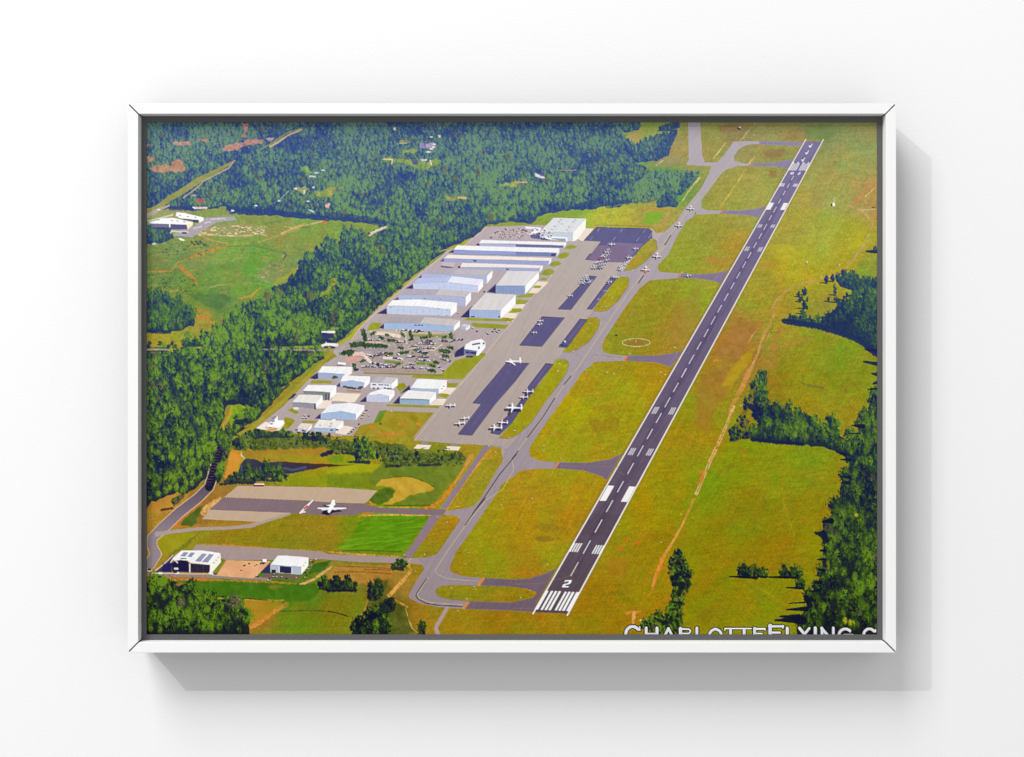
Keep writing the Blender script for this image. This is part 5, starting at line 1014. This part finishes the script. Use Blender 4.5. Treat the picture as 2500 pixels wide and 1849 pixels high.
fill(T(3, 0, "235,760 340,740 335,850 215,840"), (28, 26, 96), L_SHADE, 1, .9); fill(T(3, 0, "810,862 955,715 975,720 850,878"), (130, 140, 35), None, 1, .9)
line(T(3, 0, "130,862 780,872 860,880"), 3, (225, 205, 185), None, .7); dots(3, 0, "385,810 395,860 200,862 70,830 790,862 830,875", 6, (240, 235, 235))(0); dots(3, 0, "70,820 190,905 840,872 375,850", 5, (40, 30, 40))(0)
house('white hangar with a dark open door beside the printed dirt yard', [(T(3, 0, "1578,660 1700,660 1940,680 1852,790 1490,766"), W1)], T(3, 0, "1490,768 1852,790 1846,884 1490,852"), (172, 182, 200), T(3, 0, "1852,790 1940,680 1936,780 1850,886"), (255, 250, 242), T(3, 0, "1368,862 1490,735 1490,868"),
      (lambda L: fill(T(3, 0, "1602,782 1740,792 1738,868 1600,858"), (38, 34, 74), L), lambda L: fill(T(3, 0, "1505,820 1555,824 1552,868 1505,862"), (36, 34, 54), L), lines(3, 0, ("1742,800 1742,870", "1590,785 1590,858"), 2, (210, 215, 225)), dots(3, 0, "1900,740 1880,775", 2, (150, 140, 130))))
fill(T(3, 0, "1400,875 1490,866 1845,890 1830,940 1560,930 1400,915"), (120, 95, 90), None, 1, .9)

# ---- cars, crates ----
L_CAR = reg('printed_car', 'rows of tiny parked cars in the printed car park', 'stuff')
L_BUSH = reg('printed_shrub', 'small dark shrubs dividing the printed car park', 'stuff')
def Z(s): return [(800-PX0+x/6.77, 800-PY0+y/6.77) for x, y in P(s)]
fill(Z("560,180 800,60 1700,90 2080,60 2170,280 2090,480 1950,620 1760,770 1640,770 620,730 480,640 430,480 230,470 330,270"), (168, 154, 148), None, 2, .85, 20, N_MED)
for s, w, c in (("640,240 860,245 1040,300", 3, (215, 190, 165)), ("800,90 940,100 1180,140", 9, (246, 224, 206)), ("480,375 960,370", 4, (150, 145, 165)), ("420,440 560,430 640,470", 9, (238, 205, 190)), ("330,540 420,520 510,520", 11, (228, 158, 140)), ("640,510 700,560", 8, (246, 226, 210)), ("1330,330 1750,370 1880,290", 4, (226, 196, 170)),
                ("930,500 1220,520", 6, (244, 228, 224)), ("570,690 1650,740", 10, (170, 148, 142)), ("600,750 1900,790", 4, (140, 130, 45)), ("1290,60 1300,260", 5, (205, 190, 150)), ("1220,640 1290,580", 5, (190, 170, 165)), ("1780,720 1860,650", 12, (180, 165, 165)), ("700,60 1640,95 2080,75", 4, (205, 190, 150)), ("1420,130 2000,150", 6, (140, 150, 55)), ("960,560 1220,590", 7, (118, 140, 50)), ("1480,590 1750,610", 7, (118, 140, 50))):
    line(Z(s), w, c, None, .85, 14, .4, N_LEAF, .8)
for k in range(150):
    q = Z(f"{rng.uniform(480,2050)},{rng.uniform(110,690)}")[0]
    blob(q[0], q[1], rng.uniform(1, 3.2), rng.uniform(.8, 1.8), [(236, 216, 200), (60, 86, 48), (44, 40, 66), (140, 146, 70), (190, 172, 160), (84, 100, 52)][k % 6], .8, .5)
for s, w in (("590,60 620,190", 16), ("240,430 400,400 360,440", 14), ("400,290 560,270 620,300", 15), ("640,290 800,300 960,310", 13), ("720,110 780,80", 8), ("960,120 1010,130", 8), ("1220,100 1260,140", 9), ("1360,90 1390,150", 10), ("1680,90 1700,150", 10), ("1540,170 1640,160", 8), ("1900,170 1940,150", 9), ("2030,100 2040,170", 10),
             ("940,430 1060,440", 9), ("1180,430 1320,400", 10), ("1170,330 1230,340", 9), ("1420,380 1480,370", 8), ("1860,380 2000,400", 12), ("1900,460 1990,480", 8), ("1770,570 1830,590", 9), ("1680,700 1760,720", 10), ("430,610 450,700", 11), ("560,560 620,540", 8), ("1000,210 1120,220", 9), ("1350,210 1390,190", 8), ("860,160 900,180", 9), ("1560,430 1660,420", 8), ("1140,610 1180,600", 8), ("1700,630 1760,640", 8), ("1980,330 2060,340", 8)):
    line(Z(s), w*.8, (48, 78, 46), L_BUSH, .9, 40, .8, N_CLUMP, 3.5)
rows = (("690,580 1120,640", 30), ("560,640 1100,650", 26), ("1220,660 1440,660", 14), ("1500,660 1680,680", 10), ("640,440 760,480", 10), ("760,470 900,440", 10), ("1080,500 1210,520", 8), ("1500,470 1660,490", 14), ("1480,530 1680,550", 14), ("1350,310 1480,300", 9), ("1480,260 1780,270", 18), ("1480,340 1760,340", 18), ("1480,400 1640,400", 10), ("1850,210 2060,230", 10),
        ("1560,220 1750,220", 10), ("1860,500 2020,560", 14), ("660,200 860,200", 12), ("1120,240 1280,230", 8), ("2080,210 2230,200", 9), ("1300,480 1440,470", 8), ("1820,640 1920,720", 4), ("1150,430 1190,450", 3), ("1340,590 1440,600", 6), ("960,450 1000,470", 3), ("480,680 500,690", 2), ("1130,40 1560,50", 12), ("1400,60 1500,70", 5), ("830,420 910,420", 5))
cols = [(246, 246, 250), (250, 240, 235), (50, 40, 80), (40, 34, 66), (60, 56, 100), (170, 40, 50), (190, 190, 210), (240, 240, 245), (40, 36, 70), (130, 120, 170), (225, 215, 225)]
for s, n in rows:
    (ax, ay), (bx, by) = Z(s)
    n = int(n*2.1)
    for k in range(n):
        t = (k+.5)/n; x, y = ax+(bx-ax)*t+rng.uniform(-.6, .6), ay+(by-ay)*t+rng.uniform(-1.3, 1.3)
        c = cols[rng.integers(len(cols))]
        line([(x-1.3, y+1.3), (x+1.2, y+1.3)], 2.2, (42, 32, 52), None, .8, 4); line([(x-.9, y), (x+1.3, y-.2)], 2.7, c, L_CAR, .95, 10)
for k in range(150):
    x, y = rng.uniform(1880, 2640), rng.uniform(1285, 1410)
    if x < 1880+(1410-y)*0 or x+(y-1285)*1.1 < 1990: continue
    q = T(0, 1, f"{x},{y}")[0]
    if k % 3 == 0: blob(q[0], q[1], 2.4, 1.8, (66, 62, 66), .85, .2)
    else: blob(q[0], q[1], 1.9, 1.2, [(240, 235, 245), (60, 50, 80), (170, 60, 80), (215, 200, 205)][k % 4], .9, .1, L_CAR)
for r, c, s in ((3, 0, "1180,770 1240,745 1310,770 1330,755 1380,745 1410,745 1150,820 1190,765 1400,720"), (3, 0, "1330,890 1350,900 1530,870 1520,905 1480,920 1460,945 1890,910 1915,880 1560,905 1620,905 1680,920 1790,915 1960,720 1990,725 1950,780 1930,810 1900,850 1970,770 2020,700"), (2, 1, "250,705 280,690 310,660 335,640 365,600 480,500 400,530 455,440 410,495 430,470 620,595"),
                (2, 0, "1890,500 1940,505 1870,530 1910,530"), (1, 1, "1870,1020 1935,1005 1980,1000 2010,985 1960,975 1990,1010 1700,965 1750,1000 1880,1030 1530,790 1835,535"), (2, 1, "150,745 110,760 70,745")):
    for k, p in enumerate(T(r, c, s)):
        blob(p[0]-.6, p[1]+1.4, 3.4, 2.2, (34, 26, 40), .9, .15); blob(p[0]+.3, p[1]-.2, 2.2, 1.3, [(240, 238, 238), (60, 52, 80), (235, 225, 215)][k % 3], .9, .1, L_CAR)
fill(T(3, 0, "1400,700 1450,700 1445,735 1395,735"), W1, reg('printed_truck', 'white box truck in the printed dirt yard')); fill(T(3, 0, "1395,735 1440,738 1420,755 1370,750"), (50, 40, 45), None)
fill(T(2, 0, "1300,1302 1420,1300 1422,1318 1300,1320"), (245, 225, 215), reg('printed_trailer', 'red and white trailer at the far edge of the printed concrete stand')); fill(T(2, 0, "1295,1318 1415,1320 1412,1340 1295,1338"), (135, 28, 36), len(REG)-1)
fill(T(0, 3, "1600,985 1630,1000 1628,1030 1590,1025"), W1, reg('printed_hut', 'small white hut on the printed grass right of the runway')); fill(T(0, 3, "1575,1010 1598,990 1595,1030 1575,1028"), (60, 50, 60), None); line(T(0, 3, "1612,930 1612,985"), 1, (220, 215, 190))
fill(T(0, 3, "480,120 510,95 525,100 520,130 500,128"), W1, reg('printed_hut', 'tiny hut on clay ground at the top of the printed picture')); dots(0, 3, "490,112 505,122", 4, (60, 50, 60))(0)
for p in T(1, 3, "1300,200 1680,235"): blob(p[0]-4, p[1]+2, 9, 2, (150, 130, 90), .6); line([(p[0], p[1]-3), p], 2, (245, 238, 220))

# ---- aircraft ----
def plane(x, y, s, ang, lab, col=(240, 238, 246), trim=None, shadow=True, wing=1.0, sweep=.0):
    """nose points along ang (sheet angle, 0 = right, up = -90); s = half span"""
    s = s*(.82 if s < 13 else .78)
    c0, s0 = math.cos(math.radians(ang)), math.sin(math.radians(ang))
    def q(u, v): return (x+(u*c0-v*s0), y+(u*s0+v*c0)*.62)
    if shadow:
        for (a, b, w) in ((q(.9*s, 0), q(-1.0*s, 0), .34*s), (q(.15*s-sweep*s, -s*wing), q(.15*s, 0), .32*s), (q(.15*s, 0), q(.15*s-sweep*s, s*wing), .32*s)):
            line([(a[0]-.3*s, a[1]+.32*s), (b[0]-.3*s, b[1]+.32*s)], w, (34, 26, 62), None, .7, 4, .5)
    line([q(.1*s-sweep*s, -s*wing), q(.2*s, 0), q(.1*s-sweep*s, s*wing)], [.15*s, .26*s, .15*s], col, lab, .95, 8)
    line([q(1.0*s, 0), q(.3*s, 0), q(-1.0*s, 0)], [.14*s, .27*s, .13*s], col, lab, .95, 8)
    line([q(-.95*s-sweep*.3*s, -.4*s), q(-.85*s, 0), q(-.95*s-sweep*.3*s, .4*s)], .14*s, col, lab, .95, 8)
    p = q(-.9*s, 0); line([p, (p[0]-.05*s, p[1]-.4*s)], .2*s, trim or col, lab, 1, 4)
def GA(r, c, s, half, ang=180, label=None, **k):
    for p in T(r, c, s): plane(p[0], p[1], half*rng.uniform(.9, 1.1), ang+rng.uniform(-14, 14), reg('printed_airplane', label), **k)
def V(s): return " ".join(f"{(1400-1250+float(a.split(',')[0])/9.18)*4.802:.1f},{(540-600+float(a.split(',')[1])/9.18)*4.802:.1f}" for a in s.split())
GA(1, 2, V("860,520 1390,615 1235,815"), 8.5, 185)
GA(1, 2, V("770,640 720,690 670,760 640,790 700,800 760,760 790,700 540,920 620,910 590,970 510,930 470,1000 560,1000 640,990 720,890 680,960 750,870 420,1050 480,1040 600,1050 640,1030 1160,930 1210,920 1110,980 1150,970 1050,1020 1090,1040 1020,1080 1060,1080"), 6.2, 160)
GA(1, 2, V("585,840"), 6, 160, 'red light aircraft in the parked rows on the printed apron', col=(225, 70, 50))
GA(1, 2, V("280,1230 240,1270 200,1310 250,1330 300,1270 310,1310 160,1390 200,1370 380,1340 350,1370 230,1390"), 6.4, 160)
GA(1, 2, V("900,1250 960,1260 790,1390 800,1360"), 7, 175)
for p in T(1, 2, "1090,530 1015,630"): plane(p[0], p[1], 5, 180, reg('printed_airplane'), (190, 190, 160), None, False)
GA(1, 2, "680,585 335,880 322,920 258,1018", 7.5, 190); GA(1, 2, "2065,350", 8, 185)
for p, n in ((T(0, 2, "2095,1050")[0], 10), (T(0, 2, "1955,1248")[0], 10), (T(1, 2, "1700,120")[0], 11.5), (T(1, 2, "1568,278")[0], 11.5)):
    plane(p[0], p[1], n, 95, reg('printed_airplane'), (248, 240, 240), (250, 240, 190))
p = T(1, 2, "1568,305")[0]; line([(p[0]-4, p[1]), (p[0]+4, p[1])], 3, (235, 100, 100), None, .9); line([p, (p[0]-1, p[1]+6)], 2, (235, 90, 90), None, .9)
plane(*T(1, 2, "612,1150")[0], 10, 100, reg('printed_airplane', 'blue helicopter like aircraft on the narrow printed stand'), (70, 105, 180), (235, 240, 250)); blob(*T(1, 2, "620,1125")[0], 3, 3, (245, 245, 250), 1, .1)
def X(x, y): return (1100-PX0+x/8.26, 860-PY0+y/8.26)
plane(*X(1270, 185), 24, 176, reg('printed_airplane', 'white business jet at the top of the wide printed parking stand'), trim=(250, 250, 250), wing=.5, sweep=-.35, shadow=False); line([X(1200, 190), X(1300, 255)], [5, 3], (252, 250, 250)); line([X(1110, 210), X(1210, 225), X(1260, 260)], 3, (60, 46, 80), None, .8)
plane(*X(1575, 790), 15, 182, reg('printed_airplane'), wing=.8, sweep=-.2); plane(*X(1480, 905), 12, 182, reg('printed_airplane'), wing=.8)
plane(*X(1290, 1120), 25, 184, reg('printed_airplane', 'large pale blue four engined aircraft on the narrow printed stand'), (236, 242, 252), wing=.85, sweep=-.25)
plane(*X(1060, 1415), 15, 186, reg('printed_airplane'), wing=.85, sweep=-.2); plane(*X(920, 1520), 19, 182, reg('printed_airplane'), (250, 246, 238), wing=.85, sweep=-.3)
plane(*X(290, 1330), 13, 170, reg('printed_airplane'), wing=.6); plane(*X(190, 1430), 15, 172, reg('printed_airplane'), wing=.6); plane(*X(5, 1070), 14, 180, reg('printed_airplane'), wing=.6)
# the airliner and the striped boom beside it
L = reg('printed_airplane', 'white airliner seen from ahead on the printed concrete stand at lower left')
ax, ay = T(2, 1, "30,1580")[0]
fill([(ax-16, ay+9), (ax-8, ay+6), (ax+22, ay+7), (ax+30, ay+10), (ax+8, ay+13), (ax-4, ay+20), (ax-22, ay+16)], (26, 18, 48), None, 1, .95)
line([(ax-30, ay+2), (ax, ay+3)], [3, 6], (246, 244, 250), L); line([(ax, ay+3), (ax+38, ay+2)], [6, 3], (252, 250, 250), L)
line([(ax+7, ay-16), (ax+3, ay-2), (ax-3, ay+10)], [5, 10, 7], (252, 252, 252), L); line([(ax-8, ay-4), (ax+12, ay-8)], 3, (250, 250, 250), L); line([(ax+9, ay-6), (ax+9, ay-17)], 4, (252, 250, 250), L)
dots(2, 0, "2120,1560 2150,1570", 4, (50, 40, 70))(L); dots(2, 1, "85,1600 -15,1600", 5, (225, 225, 235))(L); line([(ax-20, ay+5), (ax-14, ay+5)], 4, (230, 230, 240), L)
L = reg('printed_windsock_boom', 'red and white diagonal boom beside the printed airliner')
line(T(2, 0, "1985,1500 1900,1580 1840,1645"), [3, 6, 4], (240, 232, 226), L); line(T(2, 0, "1920,1565 1885,1595"), 4, (205, 70, 66), L); line(T(2, 0, "1835,1640 1895,1632"), 3, (245, 240, 240), L)

# ---- lettering cut off by the lower edge: CHARLOTTEFLYING.C ----
L_TXT = reg('printed_lettering', 'silver capital lettering outlined in black along the lower right edge of the print')
def Wt(s, ox=1510): return [(ox-PX0+x/6.98, 1510-PY0+y/6.98) for x, y in P(s)]
def arc(cx, cy, rx, ry, a0, a1, n=14): return " ".join(f"{cx+rx*math.cos(math.radians(a0+(a1-a0)*k/n)):.1f},{cy-ry*math.sin(math.radians(a0+(a1-a0)*k/n)):.1f}" for k in range(n+1))
GL = [(1510, arc(240, 270, 118, 132, 185, 40), 52), (1510, "360,140 362,205", 22), (1510, "470,165 470,300", 50), (1510, "655,165 655,300", 50), (1510, "470,262 655,262", 26), (1510, "850,170 775,320", 44), (1510, "850,170 925,320", 44), (1510, "1055,170 1055,300", 52), (1510, "1040,178 1200,182 1228,215 1200,258 1050,258", 28),
      (1510, "1335,165 1335,300", 52), (1510, arc(1650, 300, 105, 115, 190, -10), 46), (1510, "1815,175 2260,175", 24), (1510, "1812,165 1812,210", 20), (1510, "1908,180 1908,300", 52), (1510, "2140,180 2140,300", 52), (1830, "-30,175 20,175", 24), (1830, "85,170 85,300", 52), (1830, "70,178 265,178", 28), (1830, "262,170 262,205", 18), (1830, "90,258 215,258", 22),
      (1830, "350,120 350,300", 62), (1830, "330,135 570,135", 38), (1830, "566,115 566,170", 20), (1830, "350,245 515,245", 36), (1830, "640,165 640,300", 52), (1830, "850,168 935,270", 50), (1830, "1015,168 935,270 935,300", 44), (1830, "1118,165 1118,300", 56), (1830, "1230,165 1230,300", 46), (1830, "1225,168 1340,300", 46), (1830, "1425,165 1425,300", 46),
      (1830, arc(1630, 290, 110, 110, 185, 45), 46), (1830, "1712,190 1712,230", 22), (1830, "1620,290 1750,290", 50), (1830, arc(2040, 290, 100, 112, 185, 40), 46), (1830, "2140,190 2142,230", 24)]
for ox, s, w in GL: line(Wt(s, ox), w/6.98+5, (14, 8, 6), None, .93, 2, .3)
for ox, s, w in GL: line(Wt(s, ox), w/6.98*.98, (216, 216, 224), L_TXT, 1, 5)

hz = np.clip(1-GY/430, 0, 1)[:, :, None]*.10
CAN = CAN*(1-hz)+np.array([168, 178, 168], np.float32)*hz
# printing softness: a light sharpening halo, a small blur and grain
soft = np.stack([blur(CAN[:, :, k], 2) for k in range(3)], axis=2)
sm = CAN+(CAN-soft)*.55                                  # offsets the softness of laying it out on the print's cells
wide = np.stack([blur(sm[:, :, k], 6) for k in range(3)], axis=2)
CAN = np.clip(sm+(sm-wide)*.30+((N_FINE-.5)*3)[:, :, None], 0, 255)

# ---------- lay the painted sheet on the panel: one flat inked piece per printed thing ----------
CELL = 1.5
nx, ny = int(round(PW/CELL)), int(round(PH/CELL))
gx = np.linspace(0, PW-1, nx+1); gy = np.linspace(0, PH-1, ny+1)
ix = np.minimum(gx.astype(int), PW-2); iy = np.minimum(gy.astype(int), PH-2)
fx = (gx-ix)[None, :, None]; fy = (gy-iy)[:, None, None]
C00 = CAN[np.ix_(iy, ix)]; C01 = CAN[np.ix_(iy, ix+1)]; C10 = CAN[np.ix_(iy+1, ix)]; C11 = CAN[np.ix_(iy+1, ix+1)]
V = ((C00*(1-fx)+C01*fx)*(1-fy)+(C10*(1-fx)+C11*fx)*fy)/255.0
V = np.where(V <= .04045, V/12.92, ((V+.055)/1.055)**2.4)*INK
V = np.concatenate([V, np.ones(V.shape[:2]+(1,))], axis=2).reshape(-1, 4).astype(np.float32)
vx = px0+np.linspace(0, 1, nx+1)*PWID; vz = pz1-np.linspace(0, 1, ny+1)*PHEI
XX, ZZ = np.meshgrid(vx, vz)
POS = np.stack([XX, np.full_like(XX, PY), ZZ], axis=2).reshape(-1, 3).astype(np.float32)
cy = np.minimum(((np.arange(ny)+.5)*PH/ny).astype(int), PH-1); cx = np.minimum(((np.arange(nx)+.5)*PW/nx).astype(int), PW-1)
CL = LAB[np.ix_(cy, cx)].reshape(-1)
jj, ii = np.divmod(np.arange(nx*ny), nx)
v00 = jj*(nx+1)+ii
QUAD = np.stack([v00, v00+nx+1, v00+nx+2, v00+1], axis=1).astype(np.int32)
order = np.argsort(CL, kind='stable'); bounds = np.searchsorted(CL[order], np.arange(len(REG)+1))
for k, (name, label, kind) in enumerate(REG):
    f = QUAD[order[bounds[k]:bounds[k+1]]]
    if len(f) == 0: continue
    used, inv = np.unique(f.reshape(-1), return_inverse=True)
    me = bpy.data.meshes.new(name)
    me.vertices.add(len(used)); me.vertices.foreach_set('co', POS[used].reshape(-1))
    me.loops.add(len(inv)); me.loops.foreach_set('vertex_index', inv.astype(np.int32).reshape(-1))
    me.polygons.add(len(f)); me.polygons.foreach_set('loop_start', np.arange(0, len(f)*4, 4, dtype=np.int32))
    at = me.color_attributes.new('ink', 'FLOAT_COLOR', 'POINT'); at.data.foreach_set('color', V[used].reshape(-1))
    me.materials.append(INKM); me.update(calc_edges=True)
    o = bpy.data.objects.new(name, me); COL.objects.link(o); o.parent = board
    if label: o['label'] = label
    if kind: o['kind'] = kind
